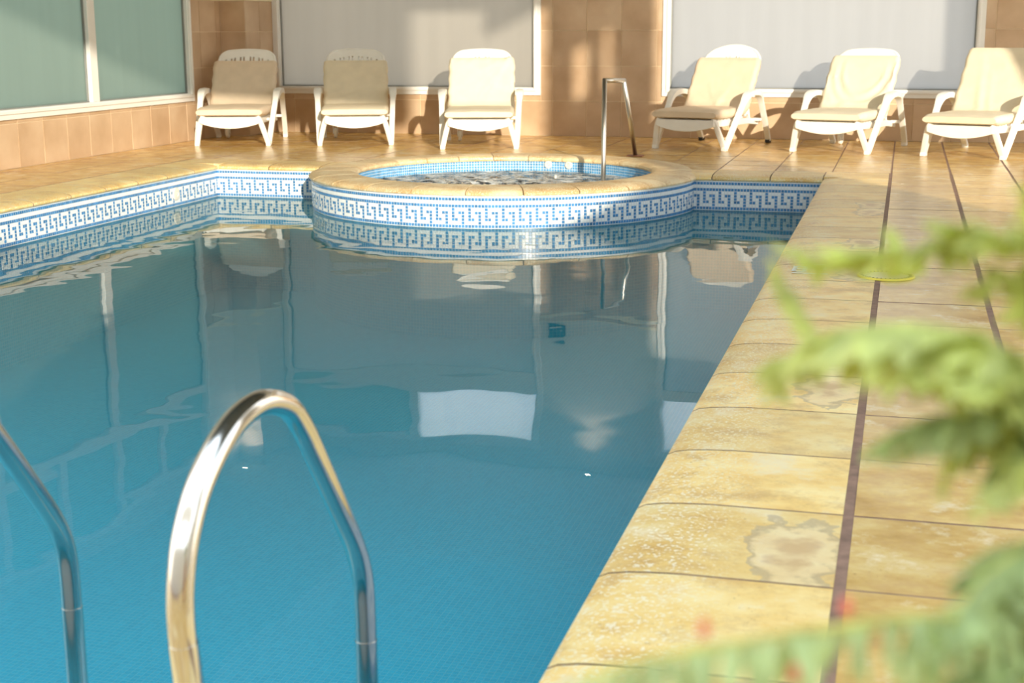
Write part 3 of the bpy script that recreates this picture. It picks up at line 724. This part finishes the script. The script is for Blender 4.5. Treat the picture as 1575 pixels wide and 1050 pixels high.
# ------------------------------------------------------------------ sun loungers
def arch(x, w, crown, rc):
    """height of the shell outline below its crown at offset x"""
    ax = abs(x); hgt = crown*(1-(ax/w)**2)
    if ax > w-rc:
        q = (ax-(w-rc))/rc; hgt -= rc*(1-math.sqrt(max(0, 1-q*q)))
    return hgt
BDIR = Vector((0, 0.46, 0.645)).normalized(); BNRM = Vector((0, -BDIR.z, BDIR.y)); HINGE = Vector((0, 0.70, 0.295))
def bp(x, v, n):     # point on the backrest plane
    p = HINGE + BDIR*v + BNRM*n; return (x, p.y, p.z)
def make_lounger(loc, rz, label, crown=0.035, rc=0.11, L=0.795, slot_top=0.085, dark_feet=False, wheel=True):
    root = empty('sun_lounger', loc, rz); tag(root, label, 'sun lounger', 'white resin sun loungers along the back wall')
    bar = [(-0.017, -0.026), (0.017, -0.026), (0.021, 0), (0.017, 0.026), (-0.017, 0.026), (-0.021, 0)]
    for s in (-1, 1):
        m = MB()
        P = [(s*0.268, -0.11, 0.305), (s*0.298, -0.09, 0.26), (s*0.325, -0.06, 0.17), (s*0.35, -0.02, 0.075), (s*0.362, 0.0, 0.03)]
        m.sweep(catmull(P, 4), bar, up=(s, 0, 0.01)); m.box((s*0.362-0.024, -0.03, 0.0), (s*0.362+0.024, 0.045, 0.035))
        o = m.build('front_leg', M_PLASTIC, root); auto_smooth(o, 40); bevel(o, 0.005)
        m = MB()
        P = [(s*0.366, 0.02, 0.03), (s*0.374, 0.14, 0.16), (s*0.386, 0.34, 0.37), (s*0.392, 0.43, 0.465), (s*0.394, 0.50, 0.512), (s*0.394, 0.60, 0.530), (s*0.394, 0.72, 0.530), (s*0.393, 0.82, 0.508), (s*0.39, 0.89, 0.455), (s*0.386, 0.97, 0.35), (s*0.376, 1.13, 0.14), (s*0.368, 1.21, 0.025)]
        Q = catmull(P, 4); scl = []
        for q in Q: scl.append(1.0 + 0.45*max(0, min(1, (q.z-0.44)/0.08)))
        m.sweep(Q, bar, up=(s, 0, 0.01), scales=scl)
        o = m.build('arm', M_PLASTIC, root); auto_smooth(o, 40)
        m = MB(); m.box((s*0.368-0.024, 1.18, 0.0), (s*0.368+0.024, 1.245, 0.035)); o = m.build('foot', M_BLACK if dark_feet else M_PLASTIC, root); bevel(o, 0.005)
        m = MB(); m.sweep([(s*0.29, -0.11, 0.262), (s*0.29, 0.35, 0.25), (s*0.29, 0.80, 0.245), (s*0.29, 1.08, 0.22)], [(-0.016, -0.03), (0.016, -0.03), (0.016, 0.03), (-0.016, 0.03)], up=(0, 0, 1))
        m.box((min(s*0.29, s*0.375), 0.95, 0.235), (max(s*0.29, s*0.375), 0.99, 0.265)); m.box((min(s*0.29, s*0.375), 0.33, 0.235), (max(s*0.29, s*0.375), 0.36, 0.265))
        o = m.build('side_rail', M_PLASTIC, root); bevel(o, 0.006)
    m = MB(); top = [(x/20*0.30, 0.297) for x in range(20, -21, -1)]; bot = [(x/20*0.30, 0.235-0.052*(1-(x/20)**2)) for x in range(-20, 21)]
    m.prism(bot+top, 'y', -0.135, -0.105); o = m.build('apron', M_PLASTIC, root); bevel(o, 0.006)
    for k in range(9):
        m = MB(); y = -0.10+0.087*k; m.box((-0.29, y, 0.278), (0.29, y+0.068, 0.298)); o = m.build('slat', M_PLASTIC, root); bevel(o, 0.004)
    m = MB(); m.box((-0.29, 1.04, 0.195), (0.29, 1.08, 0.245)); m.sweep([(-0.22, 1.02, 0.235), (-0.22, 0.98, 0.35), (-0.2, 1.0, 0.60)], [(-0.015, -0.015), (0.015, -0.015), (0.015, 0.015), (-0.015, 0.015)])
    m.sweep([(0.22, 1.02, 0.235), (0.22, 0.98, 0.35), (0.2, 1.0, 0.60)], [(-0.015, -0.015), (0.015, -0.015), (0.015, 0.015), (-0.015, 0.015)])
    o = m.build('back_support', M_PLASTIC, root); bevel(o, 0.004)
    # backrest: bars between the slots, closed by an arched top
    m = MB(); w = 0.305; sl = [-0.226, -0.167, -0.13, -0.07, -0.035, 0.035, 0.07, 0.13, 0.167, 0.226]; hw = 0.0085
    edges = [-w]+[q for s_ in sl for q in (s_-hw, s_+hw)]+[w]
    base = L-crown
    def slab(xa, xb, v0, topf):
        k = max(2, int((xb-xa)/0.012)); tp = [(xa+(xb-xa)*i/k, topf(xa+(xb-xa)*i/k)) for i in range(k+1)]
        poly = [(xa, v0), (xb, v0)] + tp[::-1]; n = len(poly)
        vs = [bp(x, v, -0.012) for x, v in poly] + [bp(x, v, 0.012) for x, v in poly]
        m.add(vs, [tuple(range(n))[::-1], tuple(range(n, 2*n))]+[(i, (i+1) % n, n+(i+1) % n, n+i) for i in range(n)])
    top_ = lambda x: base+arch(x, w, crown, rc)
    for i in range(len(edges)-1):
        if i % 2 == 0: slab(edges[i], edges[i+1], 0.0, top_)
        else:
            xm = (edges[i]+edges[i+1])/2; st = top_(xm)-slot_top-0.02*abs(xm)/0.22
            slab(edges[i], edges[i+1], st, top_); slab(edges[i], edges[i+1], 0.0, lambda x: 0.12)
    o = m.build('backrest', M_PLASTIC, root)
    # rolled rim of the shell
    m = MB(); pts = [(-w, v) for v in (0.02, 0.2, 0.4, base+arch(-w, w, crown, rc)-0.01)] + [(-w+2*w*i/40, top_(-w+2*w*i/40)) for i in range(1, 40)] + [(w, v) for v in (base+arch(w, w, crown, rc)-0.01, 0.4, 0.2, 0.02)]
    m.tube([bp(x, v, 0.0) for x, v in pts], 0.0165, 8, up=tuple(BNRM)); o = m.build('shell_rim', M_PLASTIC, root, smooth=True)
    if wheel:
        m = MB(); m.lathe([(0.0, -0.018), (0.045, -0.018), (0.055, -0.010), (0.055, 0.010), (0.045, 0.018), (0.0, 0.018)], 24, axis='x', c=(-0.24, 1.06, 0.057)); wh = m.build('wheel', M_PLASTIC, root, smooth=False)
        m = MB(); m.lathe([(0.0, -0.02), (0.012, -0.02), (0.012, 0.02), (0.0, 0.02)], 12, axis='x', c=(-0.24, 1.06, 0.057)); m.build('axle_cap', M_BLACK, wh)
        m = MB(); m.box((-0.268, 1.045, 0.05), (-0.26, 1.075, 0.215)); m.box((-0.22, 1.045, 0.05), (-0.212, 1.075, 0.215)); m.build('wheel_bracket', M_PLASTIC, root)
    return root

def gauss(d, s): return math.exp(-(d/s)**2)
def folds(style, x, v):
    """relief of the cover on the backrest: x across (-1..1), v up (0..1)"""
    if style == 'smooth': return 0.004*mnoise.noise(Vector((x*2, v*2, 0.3))) + 0.005*gauss(v-0.18+0.08*x, 0.07)
    if style == 'drape':  return 0.006*gauss(v-0.45-0.25*x, 0.03) + 0.006*gauss(v-0.28-0.22*x, 0.04) - 0.006*gauss(v-0.36-0.22*x, 0.05) + 0.005*gauss(v-0.70-0.18*x, 0.03)
    if style == 'corner':
        d = 0
        for k, s in enumerate((0.25, 0.5, 0.8, 1.1)):
            d += 0.007*gauss((1-v)-s*(0.95-x)+0.03*k, 0.035)*max(0, min(1, 0.4+x))
        return d + 0.006*gauss(v-0.93, 0.04)*math.sin(x*17)
    if style == 'fan':
        d = 0
        for k in (-0.9, -0.35, 0.1, 0.5):
            xc = 0.05+k*(v)*0.9; d += 0.009*gauss(x-xc, 0.06)*max(0, 1-abs(v-0.22)/0.42)
        return d
    if style == 'vee':
        r = math.hypot(x*1.0-0.10, (v-0.75)*1.35); d = 0
        for rr, aa in ((0.62, 0.014), (0.86, 0.014), (1.10, 0.010)): d += aa*gauss(r-rr, 0.055)*max(0, min(1, (0.92-v)*3))
        return d - 0.010*gauss(r-0.74, 0.06)*max(0, min(1, (0.92-v)*3))
    if style == 'lean':
        return 0.016*gauss(x+0.42-0.30*(0.6-v), 0.09)*max(0, 1-v*1.1) + 0.010*gauss(x+0.12-0.35*(0.5-v), 0.07)*max(0, 1-v*1.5)
    return 0
def make_cushion(loc, rz, label, mt, style, up=0.62, w=0.342, front=-0.165, shift=0.0, tilt=0.0):
    root_p = MB()
    th = 0.086
    # centre line: along the slats, round the hinge and up the shell
    path = []; yb = HINGE.y-0.055
    for k in range(15): path.append((front+(yb-0.05-front)*k/14, 0.302+th/2, 0.0, 1.0, 0))
    c0 = HINGE + BNRM*(0.020+th/2)
    for k in range(1, 6):
        t = k/6; a = Vector((0, yb-0.05, 0.302+th/2)); b2 = c0 + BDIR*0.10; mid = Vector((0, yb+0.005, 0.302+th/2+0.012))
        p = a*(1-t)**2 + mid*2*t*(1-t) + b2*t*t; path.append((p.y, p.z, t, 1.0, 0))
    nb = 26
    for k in range(nb): v = 0.10+(up-0.10)*k/(nb-1); p = c0+BDIR*v; path.append((p.y, p.z, 1.0, 1.0, v/up))
    n = len(path); NX = 30; verts = []; ring = []
    # section: rounded rectangle sampled as top row + bottom row
    for i, (y, z, bb, _, vv) in enumerate(path):
        a = Vector((0, path[max(i-1, 0)][0], path[max(i-1, 0)][1])); b2 = Vector((0, path[min(i+1, n-1)][0], path[min(i+1, n-1)][1]))
        t = (b2-a).normalized(); nr = Vector((0, -t.z, t.y))
        endd = min(i, n-1-i); endk = (0.55, 0.85, 0.96, 1.0)[min(endd, 3)]
        r = []
        for j in range(NX+1):
            x = -1+2*j/NX; e = (1-abs(x)); hk = min(1.0, (0.42+0.58*math.sin(min(1, e/0.06)*math.pi/2)))*endk
            ww = w*(1.0-0.012*math.sin(i*0.9)) - (0.012 if endd == 0 else 0)
            d = folds(style, x, vv)*bb + 0.003*mnoise.noise(Vector((x*3+i*0.01, y*6, z*6+len(label))))
            if bb == 0: d += 0.006*math.cos(x*1.5) + 0.004*gauss(y-0.45, 0.06)*0
            r.append((x*ww, y, z, nr, th/2*hk, d))
        top = [(q[0]+shift*vv+tilt*vv*0, q[1]+q[3].y*(q[4]+q[5]), q[2]+q[3].z*(q[4]+q[5])) for q in r]
        bot = [(q[0]+shift*vv, q[1]-q[3].y*q[4], q[2]-q[3].z*q[4]) for q in r][::-1]
        ring.append(top+bot)
    mcount = len(ring[0]); vs = [p for rg in ring for p in rg]; fs = []
    for i in range(n-1):
        for k in range(mcount): fs.append((i*mcount+k, i*mcount+(k+1) % mcount, (i+1)*mcount+(k+1) % mcount, (i+1)*mcount+k))
    for i0 in (0, n-1):
        for k in range(NX):
            q = (i0*mcount+k, i0*mcount+k+1, i0*mcount+mcount-2-k, i0*mcount+mcount-1-k); fs.append(q if i0 == 0 else q[::-1])
    root_p.add(vs, fs)
    o = root_p.build('lounger_cushion', mt, smooth=True); auto_smooth(o, 50); o.location = loc; o.rotation_euler = (0, 0, rz)
    tag(o, label, 'cushion', 'cream lounger cushions'); return o

D = math.radians
LG = [
 ((-6.607, 13.488, 0), D(16), 'white slatted lounger in the corner beside the left window', dict(), M_CUSH2, 'smooth', 0.60, 'smooth tan cushion on the lounger in the left corner'),
 ((-5.397, 13.812, 0), D(20), 'white slatted lounger second from the left, cushion low on its back', dict(wheel=True), M_CUSH, 'drape', 0.60, 'beige cushion with soft diagonal creases, second lounger from left'),
 ((-4.025, 13.632, 0), D(14.5), 'white lounger directly behind the spa, third from the left', dict(), M_CUSH3, 'corner', 0.64, 'bright ivory cushion creased towards one corner, behind the spa'),
 ((-2.007, 14.014, 0), D(-14.5), 'white lounger with wide arched back just right of the spa handrail', dict(dark_feet=True, crown=0.12, rc=0.10, L=0.84, slot_top=0.13, wheel=False), M_CUSH2, 'fan', 0.635, 'flat beige cushion with fanned creases, right of the spa handrail'),
 ((-0.666, 13.912, 0), D(-15.6), 'white lounger in front of the right window, second from the right', dict(slot_top=0.075), M_CUSH3, 'vee', 0.665, 'cream cushion with deep V-shaped creases, second from the right'),
 ((0.525, 13.640, 0), D(-20), 'rightmost white lounger, cut by the edge of the picture', dict(crown=0.07, wheel=False), M_CUSH, 'lean', 0.76, 'smooth pale cushion covering the whole back of the rightmost lounger'),
]
for loc, rz, lab, kw, mt, st, up, clab in LG:
    make_lounger(loc, rz, lab, **kw); make_cushion(loc, rz, clab, mt, st, up=up)

# ------------------------------------------------------------------ pool ladder in the foreground
lad = empty('pool_ladder', (-1.31, 2.0, 0)); tag(lad, 'polished steel pool ladder with two hooped handrails in the foreground', 'pool ladder')
def rail_path():
    return [(2.487, -0.95), (2.492, -0.5), (2.493, -0.1), (2.492, 0.03), (2.484, 0.10), (2.455, 0.165), (2.395, 0.25), (2.272, 0.412), (2.225, 0.472), (2.175, 0.52), (2.12, 0.547), (2.06, 0.562), (2.0, 0.562), (1.94, 0.549), (1.88, 0.520), (1.825, 0.478), (1.785, 0.42), (1.765, 0.36), (1.762, 0.30), (1.772, 0.22), (1.785, 0.12), (1.79, 0.0)]
rp = rail_path()
for i, x in enumerate((-0.98, -1.64)):
    P = catmull([(x+1.31, y-2.0, z) for y, z in rp], 6)
    m = MB(); m.tube(P, 0.0212, 20, up=(1, 0, 0)); o = m.build('rail', M_STEEL, lad, smooth=True)
    m = MB(); m.tube([q for q in P if q.y > 0 and q.z < -0.02], 0.0221, 20, up=(1, 0, 0)); auto_smooth(m.build('sleeve', M_STEEL, o), 50)
    m = MB(); m.tube([q for q in P if q.y < 0 and q.z < 0.28], 0.0221, 20, up=(1, 0, 0)); auto_smooth(m.build('sleeve', M_STEEL, o), 50)
    m = MB(); m.lathe([(0.0, 0.0), (0.05, 0.0), (0.05, 0.006), (0.035, 0.018), (0.023, 0.022)], 28, c=(x+1.31, -0.21, 0.0)); m.build('floor_flange', M_STEEL2, o)
for z in (-0.42, -0.66, -0.90):
    m = MB(); m.box((-0.33+0.023, 0.43, z), (0.33-0.023, 0.52, z+0.025)); o = m.build('tread', M_STEEL2, lad); bevel(o, 0.006)

# spa handrail
hr = empty('spa_handrail', (-2.39, 13.2, 0)); tag(hr, 'angular stainless handrail standing in the round spa', 'handrail')
m = MB(); m.tube([(-0.117, -0.9, -0.55), (-0.117, -0.9, 0.0), (-0.115, -0.9, 0.735)], 0.021, 16, up=(1, 0, 0)); m.build('upright', M_STEEL2, hr, smooth=True)
m = MB(); m.tube([(-0.117, -0.9, 0.72), (-0.03, -0.45, 0.705)], 0.021, 16); m.build('top_bar', M_STEEL2, hr, smooth=True)
m = MB(); m.tube([(-0.03, -0.46, 0.712), (0.0, 0.0, 0.008)], 0.021, 16, up=(1, 0, 0)); m.build('sloping_leg', M_STEEL2, hr, smooth=True)
m = MB(); m.box((-0.075, -0.06, 0.0), (0.075, 0.05, 0.010)); o = m.build('base_plate', plain('rusty_plate', (0.33, 0.14, 0.08), 0.6, noise_amt=0.3, scale=40), hr); bevel(o, 0.003)

# fittings
def fitting(name, loc, nrm, r, label, group=None):
    root = empty(name, loc); root.rotation_euler = Vector((nrm[0], nrm[1], 0)).to_track_quat('Z', 'Y').to_euler(); tag(root, label, 'pool fitting', group)
    m = MB(); m.lathe([(0.0, 0.0), (r, 0.0), (r, 0.006), (r*0.88, 0.012), (r*0.45, 0.014), (r*0.36, 0.008), (r*0.36, 0.004)], 28); m.build('cover_ring', M_FIT, root)
    m = MB(); m.lathe([(0.0, 0.012), (r*0.3, 0.010), (r*0.34, 0.004)], 20); m.build('nozzle', M_FIT, root)
    return root
def spa_in(a, z, r=SRI-0.004): return (SPC.x+r*math.cos(a), SPC.y+r*math.sin(a), z)
for i, xx in enumerate((-3.165, -2.965)):
    a = math.acos((xx-SPC.x)/(SRI-0.004)); fitting('spa_jet', spa_in(a, -0.072), (-math.cos(a), -math.sin(a)), 0.036, ['round cream inlet under the spa rim, left of the pair', 'round cream inlet under the spa rim, nearer the handrail'][i], 'inlets under the spa rim')
fitting('wall_inlet', (WL+0.004, 10.86, -0.185), (1, 0), 0.055, 'round white inlet in the mosaic of the left pool wall')
root = empty('float_switch', (-2.96, 12.4, -0.13)); tag(root, 'tiny white spout poking out of the spa water', 'pool fitting')
m = MB(); m.tube([(0, 0, -0.1), (0, 0, 0.018)], 0.010, 10); m.build('spout', M_FIT, root, smooth=True)

# skimmer lid on the coping
root = empty('skimmer_lid', (-0.045, 6.94, 0.001)); tag(root, 'round yellow-edged skimmer lid let into the coping', 'lid')
m = MB(); m.lathe([(0.0, 0.004), (0.105, 0.004), (0.112, 0.002), (0.112, -0.004)], 48); m.build('disc', plain('lid_cream', (0.74, 0.66, 0.42), 0.5), root)
m = MB(); m.lathe([(0.113, 0.0), (0.113, 0.008), (0.130, 0.008), (0.134, 0.0)], 48); m.build('yellow_ring', M_YELLOW, root)
for k in range(36):
    a = 2*math.pi*k/36; m = MB(); c, s = math.cos(a), math.sin(a)
    A = [(-0.003, 0.108), (0.003, 0.108), (0.003, 0.121), (-0.003, 0.121)]
    vs = [(u*c-v*s, u*s+v*c, z) for z in (0.004, 0.0092) for u, v in A]
    m.add(vs, [(0, 3, 2, 1), (4, 5, 6, 7), (0, 1, 5, 4), (1, 2, 6, 5), (2, 3, 7, 6), (3, 0, 4, 7)]); m.build('notch', M_BLACK, root)

# worn white depth figures painted on the coping: a line under partly worn digits
root = empty('depth_marking', (-0.405, 7.05, 0.0)); tag(root, 'worn white painted figures on the coping beside the pool edge', 'marking')
def glyph(strokes, ox, oy, s, name):
    m = MB()
    for (x0, y0, x1, y1) in strokes:
        d = Vector((x1-x0, y1-y0)); L_ = d.length; d /= L_; nrm = Vector((-d.y, d.x))*0.010; k = 5
        for i in range(k):
            a, b = i/k, (i+1)/k; j = 0.0015
            q = [Vector((x0, y0))+d*L_*a-nrm, Vector((x0, y0))+d*L_*b-nrm, Vector((x0, y0))+d*L_*b+nrm, Vector((x0, y0))+d*L_*a+nrm]
            m.add([(ox+v.x*s, oy+v.y*s, 0.0004) for v in q]+[(ox+v.x*s, oy+v.y*s, 0.0014) for v in q], [(4, 5, 6, 7), (0, 1, 5, 4), (1, 2, 6, 5), (2, 3, 7, 6), (3, 0, 4, 7)])
    m.build(name, M_WHITEPAINT, root, fix=False)
glyph([(0, 0, 0.05, 0), (0, 0, 0, 0.15), (0.05, 0, 0.05, 0.15), (0, 0.15, 0.05, 0.15), (0, 0.075, 0.05, 0.075)], -0.075, -0.06, 1.0, 'figure')
glyph([(0, 0, 0.045, 0), (0.045, 0, 0.045, 0.07), (0, 0.07, 0.045, 0.07), (0, 0.07, 0, 0.15), (0, 0.15, 0.045, 0.15)], 0.02, 0.02, 1.0, 'figure')
glyph([(0, 0, 0.17, 0)], -0.08, -0.11, 1.0, 'underline')

# ------------------------------------------------------------------ foreground fern in a pot, right of the camera
fern = empty('potted_fern', (0.44, 0.84, 0)); tag(fern, 'blurred yellow-green fern arching in from the right foreground', 'plant')
FO = Vector((0.44, 0.84, 0))
m = MB(); m.lathe([(0.0, 0.0), (0.13, 0.0), (0.15, 0.02), (0.185, 0.58), (0.20, 0.58), (0.20, 0.64), (0.175, 0.64), (0.17, 0.59), (0.0, 0.59)], 40); m.build('pot', M_POT, fern)
m = MB(); m.lathe([(0.0, 0.61), (0.172, 0.60)], 24); m.build('soil', M_SOIL, fern)
def frond(pts, leaf, mt, name='frond', dens=1.0, curl=0.5, wid=0.40, seed=0, taper=True, stemr=0.0010):
    """pts: world points from tip to the picture edge; carried on down to the pot"""
    rnd = random.Random(seed); P = [Vector(p)-FO for p in pts]; nvis = len(P)
    last = P[-1]; base = Vector((rnd.uniform(-0.06, 0.03), rnd.uniform(-0.05, 0.05), 0.60))
    P += [last*0.55+Vector((base.x, base.y, last.z+0.02))*0.45, Vector((base.x-0.01, base.y, base.z+0.16)), base]
    C = catmull(P, 10); m = MB(); m.tube(C, stemr, 6, mi=1, scales=[0.4+0.6*min(1, i/20)+0.012*i for i in range(len(C))])
    nl = (nvis-1)*10
    acc = 0; side = 1; step = leaf*0.22/dens; i = 0; dist = 0; nxt = 0.0
    for i in range(1, nl+14):
        if i >= len(C)-8: break
        seg = C[i]-C[i-1]; L_ = seg.length; t = seg.normalized()
        while nxt < dist+L_:
            p = C[i-1]+t*(nxt-dist); f = nxt/(leaf*2.2) if taper else 1
            ln = leaf*(0.35+0.65*min(1, f))*rnd.uniform(0.8, 1.15)
            for sd in ((-1, 1, -1, 1) if dens > 0.7 else (-1, 1)):
                sv = t.cross(Vector((0, 0.35, 1))).normalized()*sd
                d = (sv*1.0 - t*0.35 + Vector((0, 0, -curl*(0.6+0.5*rnd.random()))) + Vector((rnd.uniform(-.5, .5), rnd.uniform(-.5, .5), rnd.uniform(-.5, .5)))).normalized()
                up = d.cross(t).normalized(); wv = d.cross(up).normalized(); K = 5; vs = []; W = ln*wid
                for k in range(K+1):
                    q = k/K; c = p+d*ln*q+Vector((0, 0, -curl*0.35*ln*q*q)); ww = W*math.sin(math.pi*min(1, 0.12+0.88*q))**0.7*(1 if q < 1 else 0.1)*0.5
                    ww = max(ww, 0.0004); vs += [c-wv*ww, c+up*ww*0.25, c+wv*ww]
                fs = []
                for k in range(K): fs += [(3*k, 3*k+1, 3*k+4, 3*k+3), (3*k+1, 3*k+2, 3*k+5, 3*k+4)]
                m.add(vs, fs, 0)
            nxt += step
        dist += L_
    o = m.build(name, [mt, M_LEAF_Y], fern, fix=False, smooth=True); return o
F1 = [(-0.063, 0.768, 1.028), (-0.042, 0.758, 1.023), (-0.015, 0.749, 1.024), (0.013, 0.741, 1.032), (0.037, 0.731, 1.043), (0.061, 0.719, 1.038), (0.091, 0.723, 1.02)]
F2 = [(-0.054, 0.697, 0.976), (-0.048, 0.696, 0.993), (-0.034, 0.694, 1.004), (-0.01, 0.686, 1.012), (0.02, 0.686, 1.013), (0.052, 0.683, 1.004), (0.091, 0.694, 0.982)]
F3 = [(-0.011, 0.661, 0.99), (0.009, 0.662, 0.993), (0.032, 0.661, 0.993), (0.055, 0.667, 0.984), (0.086, 0.69, 0.964)]
F4 = [(-0.008, 0.673, 0.956), (0.007, 0.675, 0.966), (0.025, 0.677, 0.973), (0.048, 0.676, 0.975), (0.081, 0.689, 0.958)]
F4b = [(0.027, 0.687, 0.935), (0.032, 0.691, 0.95), (0.046, 0.693, 0.962), (0.067, 0.693, 0.965), (0.095, 0.706, 0.951)]
F5 = [(0.039, 0.626, 0.945), (0.051, 0.639, 0.954), (0.066, 0.65, 0.962), (0.095, 0.685, 0.951)]
F6 = [(-0.126, 0.525, 0.887), (-0.106, 0.533, 0.895), (-0.079, 0.55, 0.898), (-0.052, 0.565, 0.9), (-0.021, 0.579, 0.903), (0.014, 0.601, 0.903), (0.047, 0.62, 0.9), (0.087, 0.65, 0.906)]
F7 = [(0.015, 0.598, 0.871), (0.028, 0.607, 0.893), (0.041, 0.624, 0.91), (0.057, 0.638, 0.921), (0.084, 0.668, 0.924)]
F8 = [(0.086, 0.92, 0.767), (0.086, 0.927, 0.784), (0.089, 0.933, 0.8), (0.1, 0.938, 0.817), (0.127, 0.895, 0.857)]
F9 = [(0.05, 0.695, 1.079), (0.062, 0.693, 1.075), (0.089, 0.718, 1.049)]
frond([(-0.065, 0.768, 1.029), (-0.053, 0.756, 1.012), (-0.044, 0.744, 1.0), (-0.033, 0.733, 0.994), (-0.01, 0.72, 0.985), (0.04, 0.72, 0.975), (0.09, 0.73, 0.96)], 0.009, M_LEAF, seed=21, curl=0.4)
frond([(0.005, 0.70, 0.945), (0.015, 0.70, 0.955), (0.035, 0.705, 0.963), (0.075, 0.72, 0.955)], 0.016, M_LEAF_B, seed=22, curl=0.8)
frond([(0.03, 0.72, 0.985), (0.045, 0.72, 0.99), (0.06, 0.72, 0.985), (0.1, 0.74, 0.96)], 0.016, M_LEAF, seed=23, curl=0.5)
frond([(0.045, 0.62, 0.885), (0.055, 0.64, 0.90), (0.07, 0.66, 0.91), (0.11, 0.70, 0.90)], 0.018, M_LEAF_B, seed=24, curl=0.5)
frond([(a, b, c+0.009) for a, b, c in F1], 0.020, M_LEAF, seed=1, curl=0.2)
frond(F2, 0.036, M_LEAF, seed=2, curl=0.7)
frond(F3, 0.020, M_LEAF, seed=3, curl=0.4)
frond(F4, 0.025, M_LEAF_B, seed=4, curl=0.7)
frond(F4b, 0.022, M_LEAF, seed=5, curl=0.6)
frond(F5, 0.022, M_LEAF, seed=6, curl=0.3)
frond(F6, 0.024, M_LEAF_B, seed=7, curl=1.3, wid=0.3, dens=0.6)
frond(F7, 0.028, M_LEAF_B, seed=8, curl=0.5)
frond(F8, 0.018, M_LEAF_B, seed=9, curl=0.5)
frond([(0.02, 0.60, 0.862), (0.035, 0.61, 0.872), (0.055, 0.63, 0.88), (0.09, 0.67, 0.88)], 0.022, M_LEAF_B, seed=31, curl=0.6)
frond([(0.035, 0.56, 0.85), (0.045, 0.58, 0.862), (0.06, 0.61, 0.87), (0.10, 0.66, 0.87)], 0.022, M_LEAF, seed=32, curl=0.6)
frond([(0.048, 0.70, 0.93), (0.056, 0.70, 0.94), (0.07, 0.71, 0.945), (0.11, 0.73, 0.94)], 0.020, M_LEAF, seed=33, curl=0.6)
frond([(0.036, 0.735, 1.02), (0.045, 0.73, 1.03), (0.062, 0.725, 1.03), (0.1, 0.74, 1.0)], 0.022, M_LEAF, seed=34, curl=0.3)
frond(F9, 0.016, M_LEAF, seed=10, curl=0.2)
for p in [(-0.013, 0.582, 0.912), (-0.031, 0.544, 0.897), (-0.069, 0.556, 0.907)]:
    q = Vector(p)-FO; m = MB(); m.lathe([(0.0, -0.004), (0.0022, -0.002), (0.0026, 0.001), (0.0014, 0.004), (0.0, 0.005)], 10, c=tuple(q)); m.build('bud', M_BUD, fern, smooth=True)
